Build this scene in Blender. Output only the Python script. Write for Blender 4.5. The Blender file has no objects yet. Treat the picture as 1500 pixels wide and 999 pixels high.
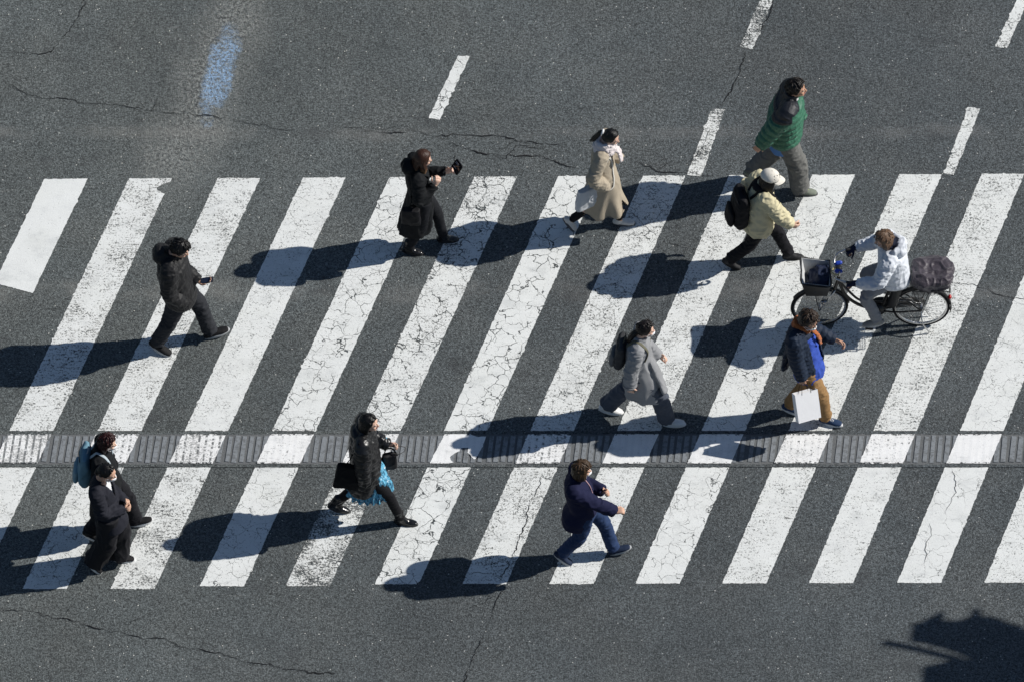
import bpy, bmesh, math, random
import numpy as np
from mathutils import Vector, Matrix, noise
from mathutils.bvhtree import BVHTree
PI = math.pi
R = math.radians
scene = bpy.context.scene
COL = scene.collection
V = Vector

# ------------------------------------------------------------------ tags
def tag(o, label=None, cat=None, group=None, kind=None):
    if label: o['label'] = label
    if cat: o['category'] = cat
    if group: o['group'] = group
    if kind: o['kind'] = kind
    return o

# ------------------------------------------------------------------ mesh builder
class MB:
    def __init__(s): s.v = []; s.f = []
    def add(s, vs, fs):
        n = len(s.v); s.v += [V(v) for v in vs]; s.f += [tuple(i + n for i in f) for f in fs]
    def rings(s, rings, cap=True):
        n = len(rings[0]); vs = [p for r in rings for p in r]; fs = []
        for i in range(len(rings) - 1):
            for j in range(n):
                k = (j + 1) % n
                fs.append((i * n + j, i * n + k, (i + 1) * n + k, (i + 1) * n + j))
        if cap:
            fs.append(tuple(range(n))[::-1]); fs.append(tuple((len(rings) - 1) * n + j for j in range(n)))
        s.add(vs, fs)
    def box(s, c, size, M=None):
        x, y, z = [d / 2 for d in size]
        vs = [V((a * x, b * y, d * z)) for a in (-1, 1) for b in (-1, 1) for d in (-1, 1)]
        M = M or Matrix.Identity(3)
        s.add([M @ v + V(c) for v in vs], [(0, 1, 3, 2), (4, 6, 7, 5), (0, 4, 5, 1), (2, 3, 7, 6), (0, 2, 6, 4), (1, 5, 7, 3)])
    def ell(s, c, r, M=None, nu=20, nv=12, fn=None):
        M = M or Matrix.Identity(3); c = V(c); rg = []
        for i in range(1, nv):
            t = PI * i / nv
            rg.append([M @ V((r[0] * math.sin(t) * math.cos(2 * PI * j / nu), r[1] * math.sin(t) * math.sin(2 * PI * j / nu), -r[2] * math.cos(t))) + c for j in range(nu)])
        n0 = len(s.v); s.rings(rg, cap=False)
        b = len(s.v); s.v += [M @ V((0, 0, -r[2])) + c, M @ V((0, 0, r[2])) + c]
        for j in range(nu):
            k = (j + 1) % nu
            s.f.append((b, n0 + k, n0 + j)); m = n0 + (nv - 2) * nu
            s.f.append((b + 1, m + j, m + k))
    def tube(s, pts, rads, n=14, sub=5, side=None, cap=True, flatcap=False):
        pts = [V(p) for p in pts]
        rads = [(r, r) if not isinstance(r, (tuple, list)) else r for r in rads]
        if len(rads) == 1: rads = rads * len(pts)
        P = []; Q = []
        m = len(pts)
        for i in range(m - 1):
            p0, p1, p2, p3 = pts[max(i - 1, 0)], pts[i], pts[i + 1], pts[min(i + 2, m - 1)]
            for k in range(sub):
                t = k / sub; t2 = t * t; t3 = t2 * t
                P.append(0.5 * ((2 * p1) + (p2 - p0) * t + (2 * p0 - 5 * p1 + 4 * p2 - p3) * t2 + (3 * p1 - p0 - 3 * p2 + p3) * t3))
                h = t * t * (3 - 2 * t)
                Q.append((rads[i][0] * (1 - h) + rads[i + 1][0] * h, rads[i][1] * (1 - h) + rads[i + 1][1] * h))
        P.append(pts[-1]); Q.append(rads[-1])
        T = []
        for i in range(len(P)):
            t = P[min(i + 1, len(P) - 1)] - P[max(i - 1, 0)]
            T.append(t.normalized() if t.length > 1e-9 else V((0, 0, 1)))
        if side is None:
            b = T[0].orthogonal().normalized()
        rg = []
        def ring(c, t, b, ra, rb):
            nrm = t.cross(b).normalized()
            return [c + nrm * ra * math.cos(2 * PI * j / n) + b * rb * math.sin(2 * PI * j / n) for j in range(n)]
        for i, c in enumerate(P):
            t = T[i]
            bb = V(side) if side is not None else b
            bb = (bb - t * bb.dot(t))
            bb = bb.normalized() if bb.length > 1e-6 else t.orthogonal().normalized()
            b = bb
            ra, rb = Q[i]
            if i == 0 and cap and not flatcap:
                for a in (80, 55, 28): rg.append(ring(c - t * min(ra, rb) * math.sin(R(a)), t, b, ra * math.cos(R(a)), rb * math.cos(R(a))))
            rg.append(ring(c, t, b, ra, rb))
            if i == len(P) - 1 and cap and not flatcap:
                for a in (28, 55, 80): rg.append(ring(c + t * min(ra, rb) * math.sin(R(a)), t, b, ra * math.cos(R(a)), rb * math.cos(R(a))))
        s.rings(rg)
    def loft(s, secs, n=36, e=2.0):
        # secs: (centre, fwd radius, lateral radius, yaw)
        rg = []
        for (c, a, b, yw) in secs:
            c = V(c); r = []
            for j in range(n):
                t = 2 * PI * j / n; ct, st = math.cos(t), math.sin(t)
                x = a * math.copysign(abs(ct) ** (2 / e), ct); y = b * math.copysign(abs(st) ** (2 / e), st)
                r.append(c + V((x * math.cos(yw) - y * math.sin(yw), x * math.sin(yw) + y * math.cos(yw), 0)))
            rg.append(r)
        s.rings(rg)

def finish(name, me, mat, parent):
    o = bpy.data.objects.new(name, me); COL.objects.link(o)
    if mat: me.materials.append(mat)
    if parent: o.parent = parent
    return o

def plain(name, mb, mat, parent=None, smooth=True):
    me = bpy.data.meshes.new(name); me.from_pydata([tuple(v) for v in mb.v], [], mb.f); me.update()
    bm = bmesh.new(); bm.from_mesh(me); bmesh.ops.recalc_face_normals(bm, faces=bm.faces); bm.to_mesh(me); bm.free()
    if smooth: me.polygons.foreach_set('use_smooth', [True] * len(me.polygons))
    return finish(name, me, mat, parent)

def solid(name, mb, mat, parent=None, vox=.009, sm=4, fn=None, cut=None, colf=None):
    me = bpy.data.meshes.new(name); me.from_pydata([tuple(v) for v in mb.v], [], mb.f); me.update()
    bm = bmesh.new(); bm.from_mesh(me); bmesh.ops.recalc_face_normals(bm, faces=bm.faces); bm.to_mesh(me); bm.free()
    o = bpy.data.objects.new('tmp', me); COL.objects.link(o)
    m = o.modifiers.new('r', 'REMESH'); m.mode = 'VOXEL'; m.voxel_size = vox
    if sm:
        q = o.modifiers.new('s', 'SMOOTH'); q.factor = .5; q.iterations = sm
    dg = bpy.context.evaluated_depsgraph_get()
    m2 = bpy.data.meshes.new_from_object(o.evaluated_get(dg))
    bpy.data.objects.remove(o); bpy.data.meshes.remove(me)
    m2.name = name
    n = len(m2.vertices)
    if fn:
        co = np.empty(n * 3); m2.vertices.foreach_get('co', co); co = co.reshape(-1, 3)
        no = np.empty(n * 3); m2.vertices.foreach_get('normal', no); no = no.reshape(-1, 3)
        d = np.array([fn(V(c), V(k)) for c, k in zip(co, no)])
        co += no * d[:, None]
        m2.vertices.foreach_set('co', co.ravel()); m2.update()
    if cut:
        bm = bmesh.new(); bm.from_mesh(m2)
        bmesh.ops.delete(bm, geom=[f for f in bm.faces if cut(f.calc_center_median())], context='FACES')
        bm.to_mesh(m2); bm.free()
    if colf:
        at = m2.color_attributes.new('tint', 'FLOAT_COLOR', 'POINT')
        for i, v in enumerate(m2.vertices): at.data[i].color = (*colf(v.co), 1)
    m2.materials.clear()
    m2.polygons.foreach_set('use_smooth', [True] * len(m2.polygons))
    return finish(name, m2, mat, parent)

# fold functions -------------------------------------------------------
def folds(sx=7, sy=7, sz=16, amp=.008, seed=0., ridge=.6):
    off = V((seed * 3.1, seed * 7.7, seed * 1.3))
    def f(c, n):
        p = V((c.x * sx, c.y * sy, c.z * sz)) + off
        a = noise.noise(p); b = noise.noise(p * 2.3 + V((5, 1, 2)))
        return amp * 1.25 * (a * (1 - ridge) + ridge * ((1 - min(1, 3.2 * abs(a))) ** 1.5 * 1.1 - .25) + .40 * b)
    return f
def seg_t(c, pts):
    best = (1e9, 0); s = 0
    for a, b in zip(pts, pts[1:]):
        d = b - a; L = d.length; t = max(0, min(1, (c - a).dot(d) / (L * L)))
        q = (c - (a + d * t)).length
        if q < best[0]: best = (q, s + t * L)
        s += L
    return best
def puff(arms, pitch=.075, amp=.012, seed=0, slant=0., rlim=.1):
    w = folds(18, 18, 10, .007, seed, .5)
    def f(c, n):
        dmin = 9; tt = 0
        for A in arms:
            d, t = seg_t(c, A)
            if d < dmin: dmin, tt = d, t
        u = tt if dmin < rlim else c.z + slant * c.x
        return amp * (abs(math.sin(PI * u / pitch)) ** .6 - .5) + w(c, n)
    return f

# ------------------------------------------------------------------ materials
class NT:
    def __init__(s, name):
        s.m = bpy.data.materials.new(name); s.m.use_nodes = True; s.t = s.m.node_tree; s.t.nodes.clear()
        s.out = s.n('ShaderNodeOutputMaterial'); s.b = s.n('ShaderNodeBsdfPrincipled'); s.l(s.b.outputs[0], s.out.inputs[0])
        s.tc = s.n('ShaderNodeTexCoord')
    def n(s, t, **k):
        q = s.t.nodes.new(t)
        for a, b in k.items(): setattr(q, a, b)
        return q
    def l(s, a, b): s.t.links.new(a, b)
    def inp(s, sock, v):
        if hasattr(v, 'is_linked') or hasattr(v, 'links'): s.l(v, sock)
        else: sock.default_value = v
    def mapp(s, sc, rot=(0, 0, 0), loc=(0, 0, 0), vec=None):
        m = s.n('ShaderNodeMapping'); s.l(vec or s.tc.outputs['Object'], m.inputs[0])
        m.inputs['Scale'].default_value = sc if isinstance(sc, (tuple, list)) else (sc,) * 3
        m.inputs['Rotation'].default_value = rot; m.inputs['Location'].default_value = loc
        return m.outputs[0]
    def noise(s, scale, detail=2, rough=.5, vec=None, dist=0):
        q = s.n('ShaderNodeTexNoise'); s.l(vec or s.tc.outputs['Object'], q.inputs['Vector'])
        q.inputs['Scale'].default_value = scale; q.inputs['Detail'].default_value = detail; q.inputs['Roughness'].default_value = rough
        q.inputs['Distortion'].default_value = dist
        return q.outputs['Fac']
    def noisec(s, scale, vec=None, detail=2):
        q = s.n('ShaderNodeTexNoise'); s.l(vec or s.tc.outputs['Object'], q.inputs['Vector'])
        q.inputs['Scale'].default_value = scale; q.inputs['Detail'].default_value = detail
        return q.outputs['Color']
    def vor(s, scale, feat='F1', out='Distance', vec=None, rnd=1):
        q = s.n('ShaderNodeTexVoronoi'); q.feature = feat; s.l(vec or s.tc.outputs['Object'], q.inputs['Vector'])
        q.inputs['Scale'].default_value = scale; q.inputs['Randomness'].default_value = rnd
        return q.outputs[out]
    def math(s, op, a, b=0., c=None, clamp=False):
        q = s.n('ShaderNodeMath'); q.operation = op; q.use_clamp = clamp
        s.inp(q.inputs[0], a); s.inp(q.inputs[1], b)
        if c is not None: s.inp(q.inputs[2], c)
        return q.outputs[0]
    def vmath(s, op, a, b):
        q = s.n('ShaderNodeVectorMath'); q.operation = op; s.inp(q.inputs[0], a); s.inp(q.inputs[1], b)
        return q.outputs[0]
    def ramp(s, fac, lo, hi, a=0., b=1.):
        q = s.n('ShaderNodeMapRange'); q.interpolation_type = 'SMOOTHSTEP'
        s.inp(q.inputs[0], fac); s.inp(q.inputs[1], lo); s.inp(q.inputs[2], hi); s.inp(q.inputs[3], a); s.inp(q.inputs[4], b)
        return q.outputs[0]
    def mix(s, f, a, b, mode='MIX'):
        q = s.n('ShaderNodeMix'); q.data_type = 'RGBA'; q.blend_type = mode
        s.inp(q.inputs[0], f)
        for sk, v in ((q.inputs[6], a), (q.inputs[7], b)):
            if isinstance(v, (tuple, list)): sk.default_value = (*v[:3], 1)
            else: s.l(v, sk)
        return q.outputs[2]
    def bump(s, h, dist, strength=1.):
        q = s.n('ShaderNodeBump'); s.l(h, q.inputs['Height']); q.inputs['Distance'].default_value = dist; q.inputs['Strength'].default_value = strength
        s.l(q.outputs[0], s.b.inputs['Normal']); return q
    def sepxyz(s, vec=None):
        q = s.n('ShaderNodeSeparateXYZ'); s.l(vec or s.tc.outputs['Object'], q.inputs[0]); return q.outputs
    def attr(s, name):
        q = s.n('ShaderNodeAttribute'); q.attribute_type = 'OBJECT'; q.attribute_name = name; return q.outputs['Fac']

MC = {}
def cloth(name, c, rough=.85, var=.25, weave=260, bump=.0012, sheen=.0, spec=.2, crease=.002):
    if name in MC: return MC[name]
    n = NT(name)
    a = n.noise(9, 4, .6); b = n.noise(60, 3, .6); w = n.noise(weave, 1)
    f = n.math('MULTIPLY_ADD', a, var * 1.6, 1 - var * .8)
    f = n.math('MULTIPLY_ADD', b, var * .5, n.math('SUBTRACT', f, var * .25))
    v = n.n('ShaderNodeVectorMath', operation='SCALE'); v.inputs[0].default_value = c; n.l(f, v.inputs['Scale'])
    n.l(v.outputs[0], n.b.inputs['Base Color'])
    n.b.inputs['Roughness'].default_value = rough; n.b.inputs['Specular IOR Level'].default_value = spec
    n.b.inputs['Sheen Weight'].default_value = sheen
    h = n.math('ADD', n.math('MULTIPLY', n.noise(38, 4, .65, dist=.6), crease), n.math('MULTIPLY', w, bump))
    n.bump(h, 1.)
    MC[name] = n.m; return n.m
def glossy(name, c, rough=.3, spec=.5, metal=0., bump=.0006, scale=80):
    if name in MC: return MC[name]
    n = NT(name)
    f = n.math('MULTIPLY_ADD', n.noise(30, 3), .3, .85)
    v = n.n('ShaderNodeVectorMath', operation='SCALE'); v.inputs[0].default_value = c; n.l(f, v.inputs['Scale'])
    n.l(v.outputs[0], n.b.inputs['Base Color'])
    n.l(n.math('MULTIPLY_ADD', n.noise(22, 3), .2, rough - .1), n.b.inputs['Roughness'])
    n.b.inputs['Specular IOR Level'].default_value = spec; n.b.inputs['Metallic'].default_value = metal
    n.bump(n.noise(scale, 3), bump)
    MC[name] = n.m; return n.m
def hairmat(name, c, tip=None, z0=0, z1=0, rough=.38):
    if name in MC: return MC[name]
    n = NT(name)
    st = n.noise(1, 3, .6, vec=n.mapp((130, 130, 14)))
    col = n.mix(st, tuple(x * .45 for x in c), tuple(x * 1.5 for x in c))
    if tip:
        z = n.sepxyz()[2]
        col = n.mix(n.ramp(z, z0, z1, 1, 0), col, n.mix(st, tuple(x * .6 for x in tip), tuple(x * 1.3 for x in tip)))
    n.l(col, n.b.inputs['Base Color']); n.b.inputs['Roughness'].default_value = rough
    n.b.inputs['Specular IOR Level'].default_value = .32
    n.bump(st, .004)
    MC[name] = n.m; return n.m
def skinmat(name, c):
    if name in MC: return MC[name]
    n = NT(name)
    n.l(n.mix(n.noise(45, 3), tuple(x * .9 for x in c), (c[0] * 1.08, c[1] * .98, c[2] * .95)), n.b.inputs['Base Color'])
    n.b.inputs['Roughness'].default_value = .5; n.b.inputs['Subsurface Weight'].default_value = .12
    n.b.inputs['Subsurface Radius'].default_value = (.01, .004, .002)
    n.bump(n.noise(300, 2), .0004)
    MC[name] = n.m; return n.m

# ---- asphalt
def asphalt_nodes(n, base=(.100, .1125, .1155)):
    """returns colour and height sockets of worn road asphalt, in metres of object space"""
    big = n.noise(.35, 3, .5); mid = n.noise(2.2, 4, .6); fine = n.noise(34, 5, .85)
    cell = n.vor(78, 'F1', 'Color'); cx = n.n('ShaderNodeSeparateColor'); n.l(cell, cx.inputs[0])
    cell2 = n.vor(150, 'F1', 'Color'); c2 = n.n('ShaderNodeSeparateColor'); n.l(cell2, c2.inputs[0])
    f = n.math('MULTIPLY', n.math('MULTIPLY_ADD', big, .70, .60), n.math('MULTIPLY_ADD', n.noise(.13, 2, .5, vec=n.mapp(1, loc=(2.3, 4.1, 0))), .5, .75))
    f = n.math('MULTIPLY', f, n.math('MULTIPLY_ADD', mid, .40, .80))
    f = n.math('MULTIPLY', f, n.math('MULTIPLY_ADD', n.ramp(fine, .28, .72), 1.15, .43))
    f = n.math('MULTIPLY', f, n.math('MULTIPLY_ADD', cx.outputs[0], 1.1, .46))
    f = n.math('MULTIPLY', f, n.math('MULTIPLY_ADD', c2.outputs[1], .5, .75))
    v = n.n('ShaderNodeVectorMath', operation='SCALE'); v.inputs[0].default_value = base; n.l(f, v.inputs['Scale'])
    col = v.outputs[0]
    # pale stones
    sp = n.math('MULTIPLY', n.ramp(cx.outputs[1], .955, .975), n.ramp(n.vor(78), .45, .25))
    col = n.mix(n.math('MULTIPLY', sp, .55), col, (.36, .365, .36))
    sp2 = n.math('MULTIPLY', n.ramp(cx.outputs[2], .9975, .999), n.ramp(n.vor(78), .6, .4))
    col = n.mix(sp2, col, (.7, .7, .66))
    # warm / cool mottling
    col = n.mix(n.ramp(n.noise(1.1, 3), .35, .7, 0, .6), col, n.mix(1., col, (1.05, 1.0, .96), 'MULTIPLY'))
    h = n.math('ADD', n.math('MULTIPLY', fine, .010), n.math('MULTIPLY', n.vor(85), .006))
    return col, h, f
STRIPES=[  # index, upper quad, drain quad, lower quad
 (1,[(-5.244, 2.363), (-4.758, 2.368), (-5.335, 0.689), (-5.764, 0.839)],[(-6.518, -1.35), (-6.038, -1.35), (-6.181, -1.767), (-6.661, -1.767)],[(-6.678, -1.816), (-6.197, -1.816), (-6.786, -3.534), (-7.267, -3.534)]),
 (2,[(-4.295, 2.37), (-3.818, 2.37), (-5.067, -1.293), (-5.547, -1.293)],[(-5.566, -1.35), (-5.086, -1.35), (-5.228, -1.767), (-5.708, -1.767)],[(-5.725, -1.816), (-5.245, -1.816), (-5.831, -3.534), (-6.312, -3.534)]),
 (3,[(-3.299, 2.377), (-2.823, 2.377), (-4.093, -1.293), (-4.573, -1.293)],[(-4.592, -1.35), (-4.113, -1.35), (-4.257, -1.767), (-4.737, -1.767)],[(-4.754, -1.816), (-4.274, -1.816), (-4.868, -3.534), (-5.35, -3.534)]),
 (4,[(-2.343, 2.384), (-1.866, 2.384), (-3.133, -1.293), (-3.613, -1.293)],[(-3.633, -1.35), (-3.153, -1.35), (-3.297, -1.767), (-3.777, -1.767)],[(-3.794, -1.816), (-3.313, -1.815), (-3.906, -3.534), (-4.387, -3.534)]),
 (5,[(-1.373, 2.391), (-0.896, 2.391), (-2.168, -1.293), (-2.648, -1.293)],[(-2.668, -1.35), (-2.188, -1.35), (-2.332, -1.767), (-2.812, -1.767)],[(-2.829, -1.815), (-2.349, -1.815), (-2.929, -3.495), (-3.41, -3.495)]),
 (6,[(-0.421, 2.398), (0.056, 2.398), (-1.229, -1.293), (-1.709, -1.293)],[(-1.729, -1.35), (-1.249, -1.35), (-1.394, -1.767), (-1.874, -1.767)],[(-1.891, -1.815), (-1.411, -1.815), (-1.996, -3.495), (-2.477, -3.495)]),
 (7,[(0.521, 2.405), (0.998, 2.405), (-0.272, -1.293), (-0.752, -1.293)],[(-0.771, -1.35), (-0.291, -1.35), (-0.435, -1.767), (-0.915, -1.767)],[(-0.931, -1.815), (-0.451, -1.815), (-1.019, -3.468), (-1.5, -3.468)]),
 (8,[(1.47, 2.412), (1.947, 2.412), (0.68, -1.293), (0.2, -1.293)],[(0.18, -1.35), (0.66, -1.35), (0.518, -1.767), (0.037, -1.767)],[(0.021, -1.815), (0.501, -1.815), (-0.063, -3.465), (-0.545, -3.465)]),
 (9,[(2.435, 2.419), (2.912, 2.419), (1.637, -1.293), (1.157, -1.293)],[(1.137, -1.35), (1.617, -1.35), (1.474, -1.767), (0.994, -1.767)],[(0.977, -1.815), (1.457, -1.815), (0.892, -3.462), (0.41, -3.462)]),
 (10,[(3.369, 2.425), (3.846, 2.425), (2.573, -1.293), (2.093, -1.293)],[(2.074, -1.35), (2.554, -1.35), (2.411, -1.767), (1.931, -1.767)],[(1.914, -1.815), (2.395, -1.815), (1.832, -3.458), (1.351, -3.458)]),
 (11,[(4.342, 2.432), (4.819, 2.432), (3.529, -1.293), (3.049, -1.293)],[(3.029, -1.35), (3.509, -1.35), (3.365, -1.767), (2.885, -1.767)],[(2.868, -1.815), (3.348, -1.815), (2.78, -3.455), (2.299, -3.455)]),
 (12,[(5.268, 2.439), (5.745, 2.439), (4.467, -1.293), (3.987, -1.293)],[(3.968, -1.35), (4.448, -1.35), (4.305, -1.767), (3.825, -1.767)],[(3.808, -1.815), (4.289, -1.815), (3.728, -3.452), (3.247, -3.452)]),
 (13,[(6.218, 2.446), (6.695, 2.446), (5.424, -1.293), (4.944, -1.293)],[(4.925, -1.35), (5.404, -1.35), (5.263, -1.767), (4.783, -1.767)],[(4.766, -1.815), (5.246, -1.815), (4.691, -3.448), (4.21, -3.448)]),
 (14,[(7.175, 2.453), (7.652, 2.453), (6.378, -1.293), (5.898, -1.293)],[(5.879, -1.35), (6.359, -1.35), (6.217, -1.767), (5.737, -1.767)],[(5.72, -1.815), (6.201, -1.815), (5.647, -3.445), (5.165, -3.445)]),
 (15,[(8.133, 2.46), (8.61, 2.46), (7.333, -1.293), (6.853, -1.293)],[(6.834, -1.35), (7.314, -1.35), (7.172, -1.767), (6.692, -1.767)],[(6.675, -1.815), (7.155, -1.815), (6.602, -3.441), (6.121, -3.441)]),
]
DASHES= [[(-0.61, 4.205), (-0.478, 4.195), (-0.814, 3.245), (-0.938, 3.265)], [(2.947, 5.442), (3.087, 5.442), (2.725, 4.297), (2.578, 4.338)], [(2.253, 3.408), (2.399, 3.398), (2.121, 2.404), (1.96, 2.424)], [(5.137, 3.428), (5.275, 3.408), (4.954, 2.424), (4.84, 2.454)], [(5.88, 5.463), (6.011, 5.463), (5.596, 4.318), (5.466, 4.338)]]
CRACKS={
 'a':[(-5.776, 3.795), (-5.582, 3.714), (-5.387, 3.591), (-5.155, 3.55), (-4.807, 3.489), (-4.538, 3.459), (-4.113, 3.387), (-3.459, 3.306), (-2.996, 3.225), (-2.611, 3.123), (-2.38, 3.082)],
 'b':[(-1.958, 3.133), (-1.69, 3.143), (-1.459, 3.062), (-1.075, 3.042), (-0.768, 3.021), (-0.461, 3.001), (-0.077, 2.991), (0.115, 2.92), (0.307, 2.889), (0.614, 2.849)],
 'c':[(-0.729, 2.879), (-0.46, 2.818), (-0.23, 2.737), (0.077, 2.697), (0.268, 2.717), (0.498, 2.616), (0.766, 2.495)],
 'd':[(-0.383, 2.748), (-0.077, 2.667), (0.077, 2.849), (0.345, 2.778)],
 'e':[(1.379, 2.596), (1.647, 2.474), (1.914, 2.444), (2.297, 2.414)],
 'f':[(-5.788, 4.266), (-5.479, 4.246), (-5.185, 4.236), (-5.134, 4.349), (-4.948, 4.688), (-4.801, 5.049)],
 'f2':[(-5.185, 4.236), (-5.073, 4.041)],
 'g':[(-5.59, -3.789), (-5.065, -3.923), (-4.728, -4.019), (-4.316, -4.133), (-3.793, -4.257), (-3.419, -4.391), (-3.046, -4.514), (-2.45, -4.647), (-1.855, -4.752)],
 'h':[(-0.06, -3.531), (-0.186, -3.799), (-0.335, -4.229), (-0.446, -4.514), (-0.519, -4.941)],
 'i':[(2.67, 4.277), (2.583, 4.072), (2.48, 3.765), (2.353, 3.428)],
 'j':[(4.905, 0.839), (5.171, 0.809), (5.358, 0.69), (5.546, 0.63), (5.774, 0.61)],
 'k':[(1.337, 1.89), (1.602, 1.538), (1.906, 1.388), (2.133, 1.268)],
 'l':[(2.227, 3.103), (2.109, 2.849), (1.992, 2.545)],
 'm':[(2.973, 5.049), (2.861, 4.739), (2.765, 4.431)],
 'n':[(-5.695, 0.491), (-5.239, 0.471), (-4.782, 0.411)],
 'p':[(-3.375, 2.849), (-3.22, 2.717), (-3.065, 2.596)],
 'q':[(1.691, -1.869), (1.764, -2.161), (1.709, -2.548), (1.571, -2.935)],
 'r':[(4.864, -1.811), (4.896, -2.083), (4.782, -2.5)],
 's':[(4.622, -2.597), (4.55, -2.838), (4.511, -2.935), (4.543, -3.204)],
 't':[(0.338, -1.869), (0.3, -2.063), (0.15, -2.548), (0.06, -2.935), (-0.06, -3.223), (-0.164, -3.435)],
}
def make_asphalt():
    n = NT('worn asphalt'); col, h, f = asphalt_nodes(n)
    x, y, z = n.sepxyz()
    wob = n.math('MULTIPLY_ADD', n.noise(1.6, 4, .65), .9, -.45)
    # pale ravelled streak running along the road (old patch edge)
    def band(x0, k, w, ymin, ymax):
        d = n.math('ABSOLUTE', n.math('ADD', n.math('SUBTRACT', x, n.math('MULTIPLY_ADD', n.math('SUBTRACT', y, 0.), k, x0)), wob))
        m = n.ramp(d, w, w * .1)
        m = n.math('MULTIPLY', m, n.ramp(y, ymin, ymin + .8)); return n.math('MULTIPLY', m, n.ramp(y, ymax, ymax - 1.))
    streak = band(-4.46, .268, .62, 1.9, 9.)
    coarse = n.ramp(n.noise(24, 5, .9), .46, .57)
    col = n.mix(n.math('MULTIPLY', streak, n.math('MULTIPLY_ADD', coarse, .75, .10)), col, (.30, .31, .30))
    pits = n.math('MULTIPLY', streak, n.ramp(n.noise(24, 3, .8, vec=n.mapp(1, loc=(3, 1, 0))), .50, .40))
    col = n.mix(n.math('MULTIPLY', pits, .75), col, (.045, .045, .045))
    # horizontal pale rub line across the crossing and scuffs
    def hband(y0, w, a, sx=1.3):
        d = n.math('ABSOLUTE', n.math('SUBTRACT', n.math('ADD', y, n.math('MULTIPLY_ADD', n.noise(.8, 2), .3, -.15)), y0))
        return n.math('MULTIPLY', n.ramp(d, w, w * .2), n.math('MULTIPLY', n.ramp(n.noise(sx, 4, .7), .40, .62), a))
    col = n.mix(hband(.72, .22, .30), col, (.27, .265, .25))
    col = n.mix(hband(3.05, .14, .35, .7), col, (.24, .235, .225))
    sc = n.ramp(n.noise(1, 4, .7, vec=n.mapp((2.2, 9, 1))), .63, .72)
    col = n.mix(n.math('MULTIPLY', sc, .13), col, (.4, .4, .38))
    # left-to-right tone ramp, oil, gum, then longitudinal tyre wear, darker bands
    xg = n.math('SUBTRACT', x, n.math('MULTIPLY', y, .34)); col = n.mix(1., col, n.mix(n.ramp(xg, -5.5, 3.), (1.10, 1.10, 1.07), (.90, .91, .935)), 'MULTIPLY')
    oil = n.math('MULTIPLY', n.ramp(n.noise(1.7, 4, .6, vec=n.mapp(1, loc=(9, 3, 0))), .60, .74), .45); col = n.mix(oil, col, (.045, .047, .05))
    gum = n.ramp(n.vor(1.3), .030, .022); col = n.mix(n.math('MULTIPLY', gum, .6), col, (.05, .05, .052))
    t = n.noise(1, 3, .5, vec=n.mapp((1.1, .12, 1), rot=(0, 0, R(19))))
    col = n.mix(1., col, n.mix(t, (.84, .845, .86), (1.12, 1.115, 1.10)), 'MULTIPLY')
    # blue survey paint
    u = n.math('SUBTRACT', x, n.math('MULTIPLY_ADD', n.math('SUBTRACT', y, 3.93), .17, -3.30))
    e = n.math('ADD', n.math('POWER', n.math('ABSOLUTE', n.math('DIVIDE', u, .17)), 2.), n.math('POWER', n.math('ABSOLUTE', n.math('DIVIDE', n.math('SUBTRACT', y, 3.93), .66)), 2.))
    e = n.math('ADD', e, n.math('MULTIPLY_ADD', n.noise(4, 4, .65), 3.4, -1.7))
    bl = n.math('MULTIPLY', n.ramp(e, 1.5, .3), n.math('MULTIPLY', n.ramp(n.noise(9, 4, .7, vec=n.mapp(1, loc=(1, 5, 0))), .36, .50, .25, 1), n.ramp(n.noise(30, 5, .9), .44, .56)))
    col = n.mix(n.math('MULTIPLY', bl, .75), col, (.34, .55, .84))
    n.l(col, n.b.inputs['Base Color'])
    n.b.inputs['Roughness'].default_value = .82; n.b.inputs['Specular IOR Level'].default_value = .35
    h2 = n.math('ADD', h, n.math('MULTIPLY', n.math('MULTIPLY', streak, n.noise(24, 3, .8)), .02))
    n.bump(h2, 1., .9)
    return n.m
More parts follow.
